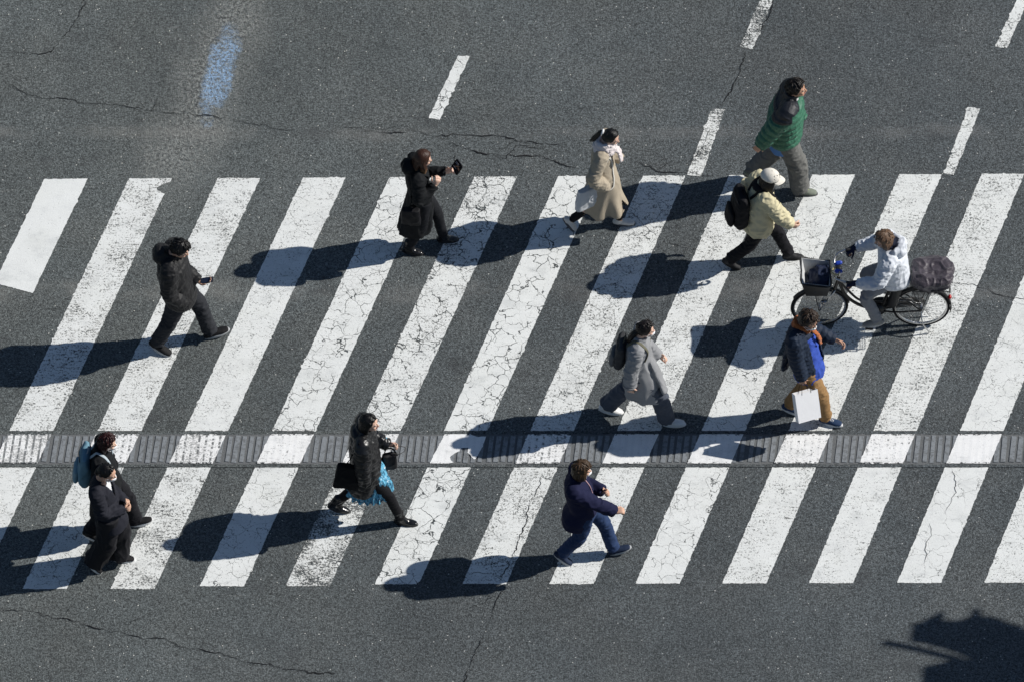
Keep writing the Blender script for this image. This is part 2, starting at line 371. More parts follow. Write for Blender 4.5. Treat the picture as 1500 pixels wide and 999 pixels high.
def make_paint(name, white=(.82, .835, .815), drain=False):
    n = NT(name); acol, ah, f = asphalt_nodes(n)
    wear = n.attr('wear'); crk = n.attr('cracks')
    seed = n.n('ShaderNodeObjectInfo').outputs['Random']
    cmb = n.n('ShaderNodeCombineXYZ'); n.l(n.math('MULTIPLY', seed, 37.), cmb.inputs[0]); n.l(n.math('MULTIPLY', seed, 11.), cmb.inputs[1])
    p = n.vmath('ADD', n.tc.outputs['Object'], cmb.outputs[0])
    warp = n.vmath('ADD', p, n.vmath('SCALE', n.noisec(7, p, 4), (0, 0, 0)))
    w = n.n('ShaderNodeVectorMath', operation='SCALE'); n.l(n.vmath('SUBTRACT', n.noisec(6, p, 4), (.5, .5, .5)), w.inputs[0]); w.inputs['Scale'].default_value = .22
    q = n.vmath('ADD', p, w.outputs[0])
    d1 = n.vor(5.6, 'DISTANCE_TO_EDGE', 'Distance', q)
    d2 = n.vor(12, 'DISTANCE_TO_EDGE', 'Distance', q)
    big = n.noise(1.4, 3, .6, vec=p); mid = n.noise(3.4, 3, .6, vec=n.mapp(1, loc=(4, 2, 0), vec=p))
    # crack lines: threshold width varies with place and with the stripe
    fine = n.noise(60, 3, .7, vec=p)
    t1 = n.math('MULTIPLY', n.math('MULTIPLY', n.ramp(mid, .36, .56), crk), .024)
    m1 = n.ramp(n.math('SUBTRACT', n.math('ADD', d1, n.math('MULTIPLY_ADD', fine, .012, -.006)), t1), .004, -.008)
    t2 = n.math('MULTIPLY', n.math('MULTIPLY', n.ramp(big, .45, .66), crk), .030)
    m2 = n.ramp(n.math('SUBTRACT', n.math('ADD', d2, n.math('MULTIPLY_ADD', fine, .04, -.02)), t2), .004, -.018)
    # speckled loss
    s1 = n.noise(44, 5, .85, vec=p)
    hor = n.noise(1, 4, .7, vec=n.mapp((7, 40, 1), vec=p))
    lim = n.math('MULTIPLY_ADD', n.math('MULTIPLY', wear, n.ramp(mid, .25, .7, .35, 1.)), -.195, .606)
    m3 = n.ramp(n.math('ADD', n.math('MULTIPLY', s1, .75), n.math('MULTIPLY', hor, .25)), lim, n.math('ADD', lim, .035))
    m = n.math('MAXIMUM', n.math('MAXIMUM', m1, n.math('MULTIPLY', m2, .8)), m3)
    if drain:
        x, y, z = n.sepxyz()
        ph = n.math('ADD', n.math('MULTIPLY', n.math('SUBTRACT', x, n.math('MULTIPLY', y, .10)), 1 / .076), 0)
        saw = n.math('ABSOLUTE', n.math('SUBTRACT', n.math('FRACT', ph), .5))
        sl = n.ramp(saw, .20, .11)
        hole = n.math('MULTIPLY', n.math('MULTIPLY', sl, .85), n.ramp(n.noise(1, 4, .75, vec=n.mapp((10, 22, 1), vec=p)), n.math('MULTIPLY_ADD', wear, -.42, .72), n.math('MULTIPLY_ADD', wear, -.42, .77)))
        ed = n.math('ABSOLUTE', n.math('ADD', y, 1.558))
        edge = n.math('MULTIPLY', n.ramp(ed, .182, .198), n.ramp(n.noise(30, 3, .7, vec=p), n.math('MULTIPLY_ADD', wear, -.2, .58), n.math('MULTIPLY_ADD', wear, -.2, .63)))
        m = n.math('MAXIMUM', n.math('MULTIPLY', m3, .6), n.math('MAXIMUM', hole, edge))
    dirt = n.math('MULTIPLY_ADD', n.noise(2.6, 5, .65, vec=p), .22, .87)
    dirt = n.math('MULTIPLY', dirt, n.math('MULTIPLY_ADD', n.noise(95, 2, .7, vec=p), .30, .84))
    v = n.n('ShaderNodeVectorMath', operation='SCALE'); v.inputs[0].default_value = white; n.l(dirt, v.inputs['Scale'])
    c = n.mix(n.ramp(n.noise(1.9, 3, .6, vec=p), .50, .75, 0, .35), v.outputs[0], n.mix(1., v.outputs[0], (.93, .93, .90), 'MULTIPLY'))
    sm = n.math('MULTIPLY', n.ramp(n.noise(2.3, 5, .7, vec=n.mapp((1, 1.6, 1), loc=(3, 8, 0), vec=p)), .50, .72), n.math('MULTIPLY_ADD', n.noise(30, 4, .8, vec=p), .9, .05))
    c = n.mix(n.math('MULTIPLY', sm, .75), c, (.42, .44, .44))
    if drain:
        c = n.mix(n.ramp(saw, .24, .17, 0, .10), c, (.5, .52, .55))
    c = n.mix(m, c, n.mix(1., acol, (.85, .85, .85), 'MULTIPLY'))
    n.l(c, n.b.inputs['Base Color']); n.b.inputs['Roughness'].default_value = .7; n.b.inputs['Specular IOR Level'].default_value = .3
    h = n.math('ADD', n.math('MULTIPLY', m, -.004), n.math('MULTIPLY', n.math('ADD', n.noise(70, 3, .7, vec=p), 0.), .0035))
    n.bump(h, 1., .8)
    return n.m
ASPH = make_asphalt(); PAINT = make_paint('worn white road paint'); DPAINT = make_paint('white paint on the drain', (.93, .93, .92), True)

def sheet(name, pts, z, mat, jag=.006, step=.016, seed=0):
    """a flat sheet with slightly ragged edges"""
    out = []; pts = [V((p[0], p[1], 0)) for p in pts]
    for i, a in enumerate(pts):
        b = pts[(i + 1) % len(pts)]; d = b - a; L = d.length; nr = V((d.y, -d.x, 0)).normalized(); m = max(1, int(L / step))
        for k in range(m):
            p = a + d * (k / m)
            q = p + nr * jag * (noise.noise(V((p.x * 14, p.y * 14, seed))) * 1.1 + noise.noise(V((p.x * 48, p.y * 48, seed + 3))) * 1.1 - max(0, noise.noise(V((p.x * 20, p.y * 20, seed + 9))) - .28) * 6)
            out.append((q.x, q.y, z))
    me = bpy.data.meshes.new(name); me.from_pydata(out, [], [tuple(range(len(out)))]); me.update()
    if me.polygons[0].normal.z < 0: me.flip_normals()
    bm = bmesh.new(); bm.from_mesh(me); bmesh.ops.triangulate(bm, faces=bm.faces); bm.to_mesh(me); bm.free()
    return finish(name, me, mat, None)

# ------------------------------------------------------------------ the road
def build_ground():
    me = bpy.data.meshes.new('road'); s = 300
    me.from_pydata([(-s, -s, 0), (s, -s, 0), (s, s, 0), (-s, s, 0)], [], [(0, 1, 2, 3)])
    tag(finish('road', me, ASPH, None), kind='structure')
    W = {1: (.02, .0), 2: (.55, .1), 3: (.5, .35), 4: (.30, .35), 5: (.25, .9), 6: (.45, 1.1), 7: (.12, 1.0), 8: (.45, .6), 9: (.45, .45), 10: (.3, .6), 11: (.42, .3), 12: (.5, .3), 13: (.2, .4), 14: (.3, .4), 15: (.3, .4)}
    W2 = {1: (.3, .3), 2: (.3, .3), 3: (.35, .6), 4: (.62, .3), 5: (.22, .5), 6: (.85, .3), 7: (.15, 1.1), 8: (.5, .6), 9: (.4, .3), 10: (.12, .6), 11: (.42, .15), 12: (.32, .2), 13: (.03, .35), 14: (.35, .3), 15: (.3, .4)}
    WD = {1: .6, 2: .72, 3: .5, 4: .58, 5: .32, 6: .4, 7: .12, 8: .5, 9: .15, 10: .2, 11: .4, 12: .36, 13: .12, 14: .2, 15: .2}
    N7 = [(-0.742, -1.35), (-0.46, -1.35), (-0.384, -1.391), (-0.286, -1.381), (-0.297, -1.43), (-0.346, -1.577), (-0.399, -1.703), (-0.421, -1.708), (-0.451, -1.655), (-0.482, -1.616), (-0.482, -1.538), (-0.497, -1.547), (-0.564, -1.547), (-0.579, -1.596), (-0.624, -1.616), (-0.685, -1.674), (-0.677, -1.723), (-0.639, -1.762), (-0.79, -1.767), (-0.91, -1.767)]
    N2 = [(-4.295, 2.37), (-4.057, 2.37), (-3.82, 2.373), (-3.827, 2.323), (-3.872, 2.303), (-3.933, 2.272), (-3.986, 2.232), (-3.97, 2.192), (-3.916, 2.151), (-3.894, 2.146)]
    for k, up, dr, lo in STRIPES:
        if k == 7: dr = N7
        if k == 2: up = N2 + up[2:]
        for nm, q, z, mt, w in (('crosswalk_stripe', up, .004, PAINT, W[k]), ('drain_paint', dr, .016, DPAINT, (WD[k], 0)), ('crosswalk_stripe', lo, .004, PAINT, W2[k])):
            if k == 1 and z > .01: continue
            if k == 1 and q is lo: continue
            o = sheet(nm, q, z, mt, .006 if z < .01 else .004, seed=k)
            o['wear'] = float(w[0]); o['cracks'] = float(w[1]); tag(o, kind='structure')
    for i, q in enumerate(DASHES):
        o = sheet('lane_dash', q, .004, PAINT, .010, .03, seed=i + 40); o['wear'] = [.2, .85, .8, .45, .45][i]; o['cracks'] = .8; tag(o, kind='structure')
    # cracks: thin ragged dark ribbons
    n = NT('dark crack'); n.l(n.mix(n.noise(60, 3), (.012, .012, .013), (.035, .035, .036)), n.b.inputs['Base Color']); n.b.inputs['Roughness'].default_value = 1
    n.b.inputs['Specular IOR Level'].default_value = 0; CRK = n.m
    rnd = random.Random(5)
    for key, pts in CRACKS.items():
        wd = {'a': .008, 'b': .013, 'c': .014, 'd': .007, 'e': .012, 'f': .009, 'f2': .007, 'g': .011, 'h': .010, 'i': .010, 'j': .008, 'k': .007, 'l': .007, 'm': .008, 'n': .004, 'p': .006, 'q': .004, 'r': .006, 's': .006, 't': .011}[key]
        mb = MB()
        def run(pts, wd, sd, amp):
            P = []
            for a, b in zip(pts, pts[1:]):
                a = V((*a, 0)); b = V((*b, 0)); m = max(2, int((b - a).length / .022)); nr = V((-(b - a).y, (b - a).x, 0)).normalized()
                for i in range(m):
                    t = i / m; p = a.lerp(b, t)
                    P.append(p + nr * amp * (noise.noise(V((p.x * 3, p.y * 3, sd))) * 1.2 + noise.noise(V((p.x * 12, p.y * 12, sd))) * .6 + rnd.uniform(-.18, .18)))
            for i in range(len(P) - 1):
                wa = wd * max(.3, .75 + 1.5 * noise.noise(V((P[i].x * 5, P[i].y * 5, sd + 7)))) * min(1, i / 4, (len(P) - 1 - i) / 4)
                wb = wd * max(.3, .75 + 1.5 * noise.noise(V((P[i + 1].x * 5, P[i + 1].y * 5, sd + 7)))) * min(1, (i + 1) / 4, (len(P) - 2 - i) / 4)
                if wa + wb < .0006: continue
                d = (P[i + 1] - P[i]).normalized(); q = V((-d.y, d.x, 0)) * .5
                zz = V((0, 0, .0075))
                mb.add([P[i] - q * wa + zz, P[i + 1] - q * wb + zz, P[i + 1] + q * wb + zz, P[i] + q * wa + zz], [(0, 1, 2, 3)])
            return P
        P = run(pts, wd * .85, len(mb.f) + ord(key[0]), .045)
        for _ in range(int(len(P) / 30)):   # side twigs
            if key in 'npqrs': break
            i = rnd.randrange(3, len(P) - 3); a = rnd.choice((-1, 1)) * rnd.uniform(.3, 1.1); d = (P[i + 1] - P[i]).normalized()
            d = Matrix.Rotation(a, 3, 'Z') @ d; L = rnd.uniform(.08, .30)
            run([(P[i].x, P[i].y), tuple((P[i] + d * L)[:2]), tuple((P[i] + d * L * 1.7 + V((rnd.uniform(-.05, .05), 0, 0)))[:2])], wd * .4, i, .05)
        if mb.f:
            o = plain('road_crack', mb, CRK, None, False); tag(o, kind='structure')
    # ---- drain across the road
    root = bpy.data.objects.new('drain_channel', None); COL.objects.link(root); root.location = (0, -1.56, 0)
    tag(root, 'long grey slotted drain channel running across the road under the crosswalk stripes', 'drain')
    n = NT('drain metal'); x, y, z = n.sepxyz()
    f = n.math('MULTIPLY', n.math('MULTIPLY_ADD', n.noise(3, 4, .6), .35, .82), n.math('MULTIPLY_ADD', n.noise(70, 4, .7), .7, .65))
    v = n.n('ShaderNodeVectorMath', operation='SCALE'); v.inputs[0].default_value = (.235, .252, .266); n.l(f, v.inputs['Scale'])
    c = n.mix(n.ramp(n.noise(19, 5, .8), .48, .60, 0, .7), v.outputs[0], (.105, .11, .112))
    n.l(c, n.b.inputs['Base Color']); n.b.inputs['Roughness'].default_value = .6; n.b.inputs['Metallic'].default_value = 0.; n.bump(n.noise(90, 3), .003); GM = n.m
    n = NT('drain dirt'); n.l(n.mix(n.noise(60, 4, .7), (.075, .08, .082), (.20, .208, .212)), n.b.inputs['Base Color']); n.b.inputs['Roughness'].default_value = 1; n.bump(n.noise(80, 3), .006); DM = n.m
    mb = MB(); mb.box((0, 0, .003), (24, .50, .006)); plain('channel_bed', mb, DM, root, False)
    rnd = random.Random(3)
    for i in range(15):
        mb = MB(); x0 = -7 + i * .96
        for k in range(12):
            xx = x0 + .04 + k * .0785 + rnd.uniform(-.002, .002); Mz = Matrix.Rotation(R(-6 + rnd.uniform(-1, 1)), 3, 'Z')
            mb.box((xx, 0, .0082 + rnd.uniform(-.001, .001)), (.049 + rnd.uniform(-.006, .006), .375 + rnd.uniform(-.02, .02), .010), Mz)
        plain('grate', mb, GM, root, False)
    n = NT('joint tar'); n.l(n.mix(n.noise(50, 4, .7), (.085, .09, .09), (.15, .155, .153)), n.b.inputs['Base Color']); n.b.inputs['Roughness'].default_value = .9
    for s in (-1, 1):
        q = [(-12, s * .234 - .020), (12, s * .234 - .020), (12, s * .234 + .020), (-12, s * .234 + .020)]
        o = sheet('joint_strip', q, .0078, ASPH, .006, .03, seed=9 + s); o.parent = root
# ------------------------------------------------------------------ people
def rz(yaw): return Matrix.Rotation(yaw, 3, 'Z')
def ik(a, b, la, lb, pole):
    d = b - a; L = d.length
    if L > (la + lb) * .998: b = a + d.normalized() * (la + lb) * .998; d = b - a; L = d.length
    x = (la * la - lb * lb + L * L) / (2 * L); h = math.sqrt(max(0, la * la - x * x))
    u = d.normalized(); p = pole - u * pole.dot(u); p = p.normalized()
    return a + u * x + p * h, b

def rigged(sp):
    """joint positions, in metres, from a pose"""
    J = dict(sp); H = sp['H']; yt = R(sp.get('yaw', 0)); J['yt'] = yt
    F = rz(yt) @ V((1, 0, 0)); S = rz(yt) @ V((0, 1, 0)); J['F'] = F; J['S'] = S   # S = the figure's left
    thigh, shank = .245 * H, .246 * H
    J['feet'] = {}
    hipw = .052 * H
    for s, key in ((-1, 'R'), (1, 'L')):
        (ax, ay), fy, fp = sp['foot' + key]
        fy = R(fy); fp = R(fp); sc = H / 1.7 * sp.get('shoe', 1.)
        M = rz(fy) @ Matrix.Rotation(fp, 3, 'Y')
        cands = [M @ V((x * sc, 0, -.088 * sc)) for x in (-.068, .06, .155 if fp > 0 else .19)]
        z = -min(c.z for c in cands)
        J['feet'][s] = (V((ax, ay, z)), M, sc)
    mid = (J['feet'][-1][0] + J['feet'][1][0]) / 2
    px = sp.get('px', mid.x * .45); py = sp.get('py', mid.y)
    hz = 9
    for s in (-1, 1):
        a = J['feet'][s][0]; h = V((px, py, 0)) + S * s * hipw
        d = math.hypot(a.x - h.x, a.y - h.y); L = (thigh + shank) * (.992 if 'sit' not in sp else 1)
        hz = min(hz, a.z + math.sqrt(max(.01, L * L - d * d)))
    if 'hz' in sp: hz = sp['hz']
    pel = V((px, py, hz)); J['pel'] = pel
    J['hip'] = {}; J['knee'] = {}; J['ank'] = {}
    for s in (-1, 1):
        h = pel + S * s * hipw; a = J['feet'][s][0]
        d_ = (a - h).length; q_ = 1.
        if 'sit' not in sp:
            q_ = max(.90, min(1., d_ / ((thigh + shank) * sp.get('bend' + 'RL'[s > 0], .985))))
        k, a2 = ik(h, a, thigh * q_, shank * q_, (J['feet'][s][1] @ V((1, 0, 0))) + V((0, 0, .3)) + S * s * .1)
        J['hip'][s] = h; J['knee'][s] = k; J['ank'][s] = a
    hd = V(sp['head']); J['hd'] = hd
    yh = R(sp.get('hyaw', sp.get('yaw', 0))); J['HM'] = rz(yh) @ Matrix.Rotation(R(sp.get('hpitch', 10)), 3, 'Y') @ Matrix.Rotation(R(sp.get('hroll', 0)), 3, 'X')
    hs = sp.get('hs', H / 1.7 * .98 if H > 1.62 else .97); J['hs'] = hs
    nb = hd + J['HM'] @ V((-.045, 0, -.085)) * hs + V((-.012 * F.x, -.012 * F.y, -.055))
    J['neck'] = nb
    sh = nb + V((0, 0, -.045)) - F * .005
    shw = .105 * H * sp.get('shw', 1)
    J['sh'] = {}; J['el'] = {}; J['wr'] = {}
    for s, key in ((-1, 'R'), (1, 'L')):
        p = sh + S * s * shw; w = pel + V(sp['hand' + key]) if sp.get('hrel') else V(sp['hand' + key])
        pole = sp.get('pole' + key); pole = V(pole) if pole else -F * .8 + S * s * .35 - V((0, 0, .5))
        e, w = ik(p, w, .172 * H, .157 * H, pole)
        J['sh'][s] = p; J['el'][s] = e; J['wr'][s] = w
    J['spine'] = lambda t: pel.lerp(nb, t) + F * (-.02 * math.sin(PI * min(max(t, 0), 1)))
    return J

def add_hand(mb, w, d, nrm, th, sc=1., curl=.5, spread=.0):
    """w wrist, d finger direction, nrm palm normal (side the fingers close to), th thumb side"""
    d = d.normalized(); nrm = (nrm - d * nrm.dot(d)).normalized(); lat = d.cross(nrm); lat = lat if lat.dot(th) > 0 else -lat
    k = w + d * .085 * sc
    mb.tube([w - d * .02, w + d * .03 * sc, w + d * .065 * sc, k - d * .004], [(.020 * sc, .026 * sc), (.018 * sc, .036 * sc), (.016 * sc, .040 * sc), (.012 * sc, .040 * sc)], side=lat, sub=3)
    for i, (o, L) in enumerate(((.031, .070), (.0105, .080), (-.0105, .074), (-.031, .058))):
        p = k + lat * o * sc - d * .012 * sc; dd = (d + lat * o * spread * 6).normalized(); pts = [p]; a = 0
        for j, fr in enumerate((.45, .32, .23)):
            a += curl * (.55, 1., .8)[j] * 1.15
            p = p + (dd * math.cos(a) + nrm * math.sin(a)) * L * fr * sc * 1.12; pts.append(p)
        mb.tube(pts, [.0092 * sc, .0088 * sc, .0082 * sc, .0072 * sc], n=8, sub=2)
    p = w + d * .022 * sc + lat * .026 * sc
    a = (lat * .8 + d * .6 + nrm * .25 * (1 + curl)).normalized()
    q = p + a * .040 * sc; b = (d * .85 + lat * .2 + nrm * .5 * (curl + .3)).normalized(); r = q + b * .030 * sc; t = r + (b + nrm * curl * .6).normalized() * .024 * sc
    mb.tube([p, q, r, t], [.013 * sc, .0115 * sc, .0098 * sc, .008 * sc], n=8, sub=2)

def head_shape(mb, J):
    M, c, s = J['HM'], J['hd'], J['hs']
    def P(x, y, z): return c + M @ (V((x, y, z)) * s)
    mb.ell(P(-.012, 0, .025), [.096 * s, .076 * s, .090 * s], M)
    mb.ell(P(.022, 0, -.020), [.068 * s, .062 * s, .075 * s], M)
    mb.ell(P(.030, 0, -.066), [.050 * s, .046 * s, .040 * s], M)
    mb.ell(P(.070, 0, -.088), [.020 * s, .022 * s, .016 * s], M)                 # chin
    for q in (-1, 1):
        mb.ell(P(.060, q * .038, -.022), [.024 * s, .024 * s, .022 * s], M)         # cheek
        mb.ell(P(.074, q * .026, .024), [.016 * s, .028 * s, .010 * s], M)          # brow
        mb.ell(P(-.008, q * .078, -.012), [.020 * s, .010 * s, .032 * s], M @ Matrix.Rotation(q * .25, 3, 'Z'))  # ear
    mb.tube([P(.082, 0, .014), P(.096, 0, -.008), P(.104, 0, -.026), P(.090, 0, -.034)], [.009 * s, .010 * s, .014 * s, .010 * s], n=10, sub=3)
    mb.tube([P(.083, -.018, -.056), P(.091, 0, -.054), P(.083, .018, -.056)], [.006 * s, .008 * s, .006 * s], n=8, sub=3)
    return P

def make_body(sp, J, base, skin):
    H = J['H']; g = H / 1.7; mb = MB()
    P = head_shape(mb, J)
    mb.tube([J['neck'] - V((0, 0, .05)), J['neck'] + V((0, 0, .02)), P(-.028, 0, -.05)], [.062 * g, .054 * g, .056 * g], n=16)
    sp_ = J['spine']; yt = J['yt']
    mb.loft([(sp_(-.12), .085 * g, .13 * g, yt), (sp_(.0), .10 * g, .155 * g, yt), (sp_(.3), .088 * g, .128 * g, yt), (sp_(.6), .105 * g, .15 * g, yt), (sp_(.85), .09 * g, .155 * g, yt), (sp_(1.), .055 * g, .08 * g, yt)], 24)
    for s in (-1, 1):
        sh, el, wr = J['sh'][s], J['el'][s], J['wr'][s]
        mb.tube([J['spine'](.86), sh, sh.lerp(el, .5), el, el.lerp(wr, .4), wr], [.055 * g, .052 * g, .045 * g, .038 * g, .037 * g, .026 * g])
        f = J['feet'][s]; h, k, a = J['hip'][s], J['knee'][s], J['ank'][s]
        mb.tube([h + V((0, 0, .03)), h.lerp(k, .35), k, k.lerp(a, .35), a], [.083 * g, .076 * g, .052 * g, .052 * g, .036 * g])
        fd = f[1]
        mb.tube([a, a + fd @ V((.05, 0, -.055)) * f[2], a + fd @ V((.13, 0, -.070)) * f[2]], [.030 * g, (.020 * g, .030 * g), (.012 * g, .03 * g)], side=fd @ V((0, 1, 0)))
        key = 'R' if s < 0 else 'L'
        hp = J.get('hp' + key, {})
        d = V(hp['d']) if 'd' in hp else (wr - el).normalized()
        nrm = V(hp['n']) if 'n' in hp else -J['S'] * s + J['F'] * .1
        th = V(hp['t']) if 't' in hp else J['F'] + V((0, 0, .2))
        if not hp.get('hidden'): add_hand(mb, wr, d, nrm, th, g * 1.02, hp.get('curl', .45))
    o = solid('person', mb, skin, None, vox=.0058, sm=2)
    o.location = base
    return o, P

SOLE = {}
def shoes(J, par, up, sole, kind='sneaker', trim=None):
    for s in (-1, 1):
        a, M, sc = J['feet'][s]
        def Q(x, y, z): return a + M @ (V((x, y, z)) * sc)
        mb = MB(); side = M @ V((0, 1, 0))
        top = -.018 if kind != 'boot' else .10
        mb.tube([Q(-.045, 0, -.048), Q(-.01, 0, -.045), Q(.05, 0, -.050), Q(.11, 0, -.056), Q(.160, 0, -.062)],
                [(.034 * sc, .034 * sc), (.042 * sc, .037 * sc), (.036 * sc, .042 * sc), (.027 * sc, .046 * sc), (.020 * sc, .036 * sc)], side=side, n=18)
        mb.tube([Q(-.012, 0, -.05), Q(-.008, 0, top)], [(.045 * sc, .040 * sc), (.046 * sc, .040 * sc)], side=side, n=16)
        if kind == 'boot':
            mb.tube([Q(-.008, 0, -.02), Q(-.01, 0, .02), a.lerp(J['knee'][s], .30)], [.050 * sc, .050 * sc, .056 * sc], n=16)
            mb.tube([Q(.0, 0, .0), Q(.07, 0, -.045)], [(.04 * sc, .036 * sc), (.03 * sc, .036 * sc)], side=side, n=14)
        if kind == 'sneaker': mb.tube([Q(.03, 0, -.014), Q(.085, 0, -.030)], [(.008, .02), (.006, .018)], side=side, n=8)
        sh = solid('shoe' if kind != 'boot' else 'boot', mb, up, par, vox=.007, sm=2)
        rg = []
        for z, q in ((-.092, .97), (-.086, 1.03), (-.066, 1.02), (-.060, .95)):
            r = []
            for j in range(28):
                t = 2 * PI * j / 28; x = .06 + .128 * math.cos(t); y = .042 * math.sin(t) * (1 + .16 * math.cos(t) - .05 * math.cos(2 * t)) + .004 * s * math.cos(t)
                r.append(Q(.06 + (x - .06) * q, y * q, z))
            rg.append(r)
        mb = MB(); mb.rings(rg); plain('sole', mb, sole, sh)
        if trim and kind == 'sneaker':
            mb = MB()
            for k in range(4):
                x = .045 + k * .014; z = -.012 - k * .0042
                mb.tube([Q(x, -.018, z - .004), Q(x, 0, z + .002), Q(x, .018, z - .004)], [.0028 * sc], n=6, sub=2)
            plain('lace', mb, trim, sh)

def trousers(J, par, mat, hem=.062, knee=.075, thigh=.1, rise=.05, name='trousers', fold=.010, up=None, lift=.03, sz=16):
    g = J['H'] / 1.7; mb = MB(); yt = J['yt']; sp_ = J['spine']
    mb.loft([(sp_(-.16), .095 * g, .13 * g, yt), (sp_(-.05), .122 * g, .172 * g, yt), (sp_(.12), .118 * g, .165 * g, yt), (sp_(.28), .11 * g, .15 * g, yt)], 28)
    for s in (-1, 1):
        h, k, a = J['hip'][s], J['knee'][s], J['ank'][s]
        e = a + (k - a).normalized() * (lift - .03)
        mb.tube([h + V((0, 0, .04)), h.lerp(k, .4), k, k.lerp(a, .5), e], [thigh * g, thigh * .92 * g, knee * g, (knee + hem) / 2 * g, hem * g], n=20, flatcap=True)
    f0 = folds(9, 9, sz, fold, len(par.children) + J['H'] * 10, .6)
    ks = [J['knee'][s] for s in (-1, 1)]; ak = [J['ank'][s] for s in (-1, 1)]
    def fn(c, n):
        w = .45 + 1.1 * math.exp(-min((c - k).length for k in ks) ** 2 / .012) + 1.2 * math.exp(-min((c - k).length for k in ak) ** 2 / .012) + .6 * math.exp(-(c - J['pel']).length ** 2 / .02)
        return f0(c, n) * min(w, 1.6)
    return solid(name, mb, mat, par, vox=.010, sm=3, fn=fn)

def top(J, par, mat, name, secs, sleeve=(.088, .08, .07, .062, .052), fn=None, cut=None, collar=None, extra=None, vox=.010, sm=4, cuffback=.0, e=2.2, arms=(-1, 1), colf=None):
    """secs: (t on spine or ('z', z, dx, dy), fwd r, lat r[, fwd offset])"""
    g = J['H'] / 1.7; mb = MB(); yt = J['yt']; F = J['F']
    L = []
    for q in secs:
        off = q[3] if len(q) > 3 else 0
        if isinstance(q[0], tuple): c = V((q[0][1], q[0][2], q[0][0]))
        else: c = J['spine'](q[0])
        L.append((c + F * off, q[1] * g, q[2] * g, yt))
    mb.loft(L, 40, e)
    for s in arms:
        sh, el, wr = J['sh'][s], J['el'][s], J['wr'][s]; w = wr + (el - wr).normalized() * cuffback
        a, b, c, d, e_ = [x * g for x in sleeve]
        mb.tube([J['spine'](.84) + (sh - J['spine'](.84)) * .4, sh + V((0, 0, -.01)), sh.lerp(el, .55), el, el.lerp(w, .5), w], [a * .95, a, b, c, d, e_], n=20, flatcap=True)
    if collar:
        h, r = collar; n = J['neck']
        mb.tube([n - V((0, 0, .03)) - F * .005, n + V((0, 0, h)) + F * .012], [(.085 * g, .09 * g), (r * g, r * g * 1.05)], side=J['S'], n=20, flatcap=True)
    if extra: extra(mb)
    return solid(name, mb, mat, par, vox=vox, sm=sm, fn=fn, cut=cut, colf=colf)

def wrinkle(J, seed, body=(6, 6, 5, .010), arm=(9, 9, 20, .011)):
    fb = folds(*body, seed, .45); fa = folds(*arm, seed + 2, .6); A = [[J['sh'][s], J['el'][s], J['wr'][s]] for s in (-1, 1)]
    def f(c, n):
        d = min(seg_t(c, a)[0] for a in A); k = max(0, min(1, (.13 - d) / .04)); ke = 1 + .8 * math.exp(-min((c - a[1]).length for a in A) ** 2 / .01)
        return fa(c, n) * k * ke + fb(c, n) * (1 - k)
    return f

def hair(J, par, mat, hl=38, side=-8, back=-48, thick=1.12, vol=(1, 1, 1), strands=None, rough=.05, seed=0, part=0., name='hair', tufts=70):
    M, c, s = J['HM'], J['hd'], J['hs']; mb = MB(); nu, nv = 72, 40; rg = []
    for i in range(1, nv):
        e = -PI / 2 + PI * i / nv; r = []
        for j in range(nu):
            a = 2 * PI * j / nu; d = V((math.cos(e) * math.cos(a), math.cos(e) * math.sin(a), math.sin(e)))
            ph = abs(math.degrees(a if a <= PI else a - 2 * PI))
            if ph < 50: h = hl - (ph / 50) ** 3 * 8
            elif ph < 78: t = (ph - 50) / 28; h = (hl - 8) * (1 - t) + side * t
            elif ph < 100: h = side - 2
            else: t = min(1, (ph - 100) / 30); h = side * (1 - t) + back * t
            h += 5 * noise.noise(V((a * 4, seed, 3)))
            k = max(0, min(1, (math.degrees(e) - h + 4) / 8)); k = k * k * (3 - 2 * k)
            w = noise.noise(d * 3.2 + V((seed, 0, 0))) * rough + noise.noise(V((d.x * 5, d.y * 22, d.z * 5 + seed))) * rough * .55
            rr = (thick + w) * k + .84 * (1 - k)
            p = V((d.x * .100 * vol[0] - .010, d.y * .083 * vol[1], d.z * .098 * vol[2] + .022)) 
            q = V((-.010, 0, .022)); p = q + (p - q) * rr
            r.append(c + M @ (p * s))
        rg.append(r)
    mb.rings(rg)
    def P(x, y, z): return c + M @ (V((x, y, z)) * s)
    rnd = random.Random(seed + 11); up = V((-.25, 0, 1)).normalized()
    for k in range(tufts):
        e = R(rnd.uniform(max(hl - 5, 5), 88)); a = rnd.uniform(-PI, PI)
        if abs(a) > 1.4: e = R(rnd.uniform(5, 88))
        d = V((math.cos(e) * math.cos(a), math.cos(e) * math.sin(a), math.sin(e))); out = (d - up * d.dot(up)); out = out.normalized() if out.length > .05 else V((-1, 0, 0))
        out = (out + d.cross(up) * rnd.uniform(-.5, .5)).normalized(); pts = []
        for q in (0, .22, .44, .62):
            dd = (d + out * q).normalized(); rr = thick * (1.0 + .02 * math.sin(q * 5)) + rnd.uniform(-.01, .02) + rough * .35
            pts.append(c + M @ (V((dd.x * .100 * vol[0] * rr - .010, dd.y * .083 * vol[1] * rr, dd.z * .098 * vol[2] * rr + .022)) * s))
        w = rnd.uniform(.006, .0105)
        mb.tube(pts, [w * .5, w, w * .9, .002], n=6, sub=2)
    if strands:
        for pts, rr in strands(P, rnd): mb.tube(pts, rr, n=8, sub=4)
    return plain(name, mb, mat, par)

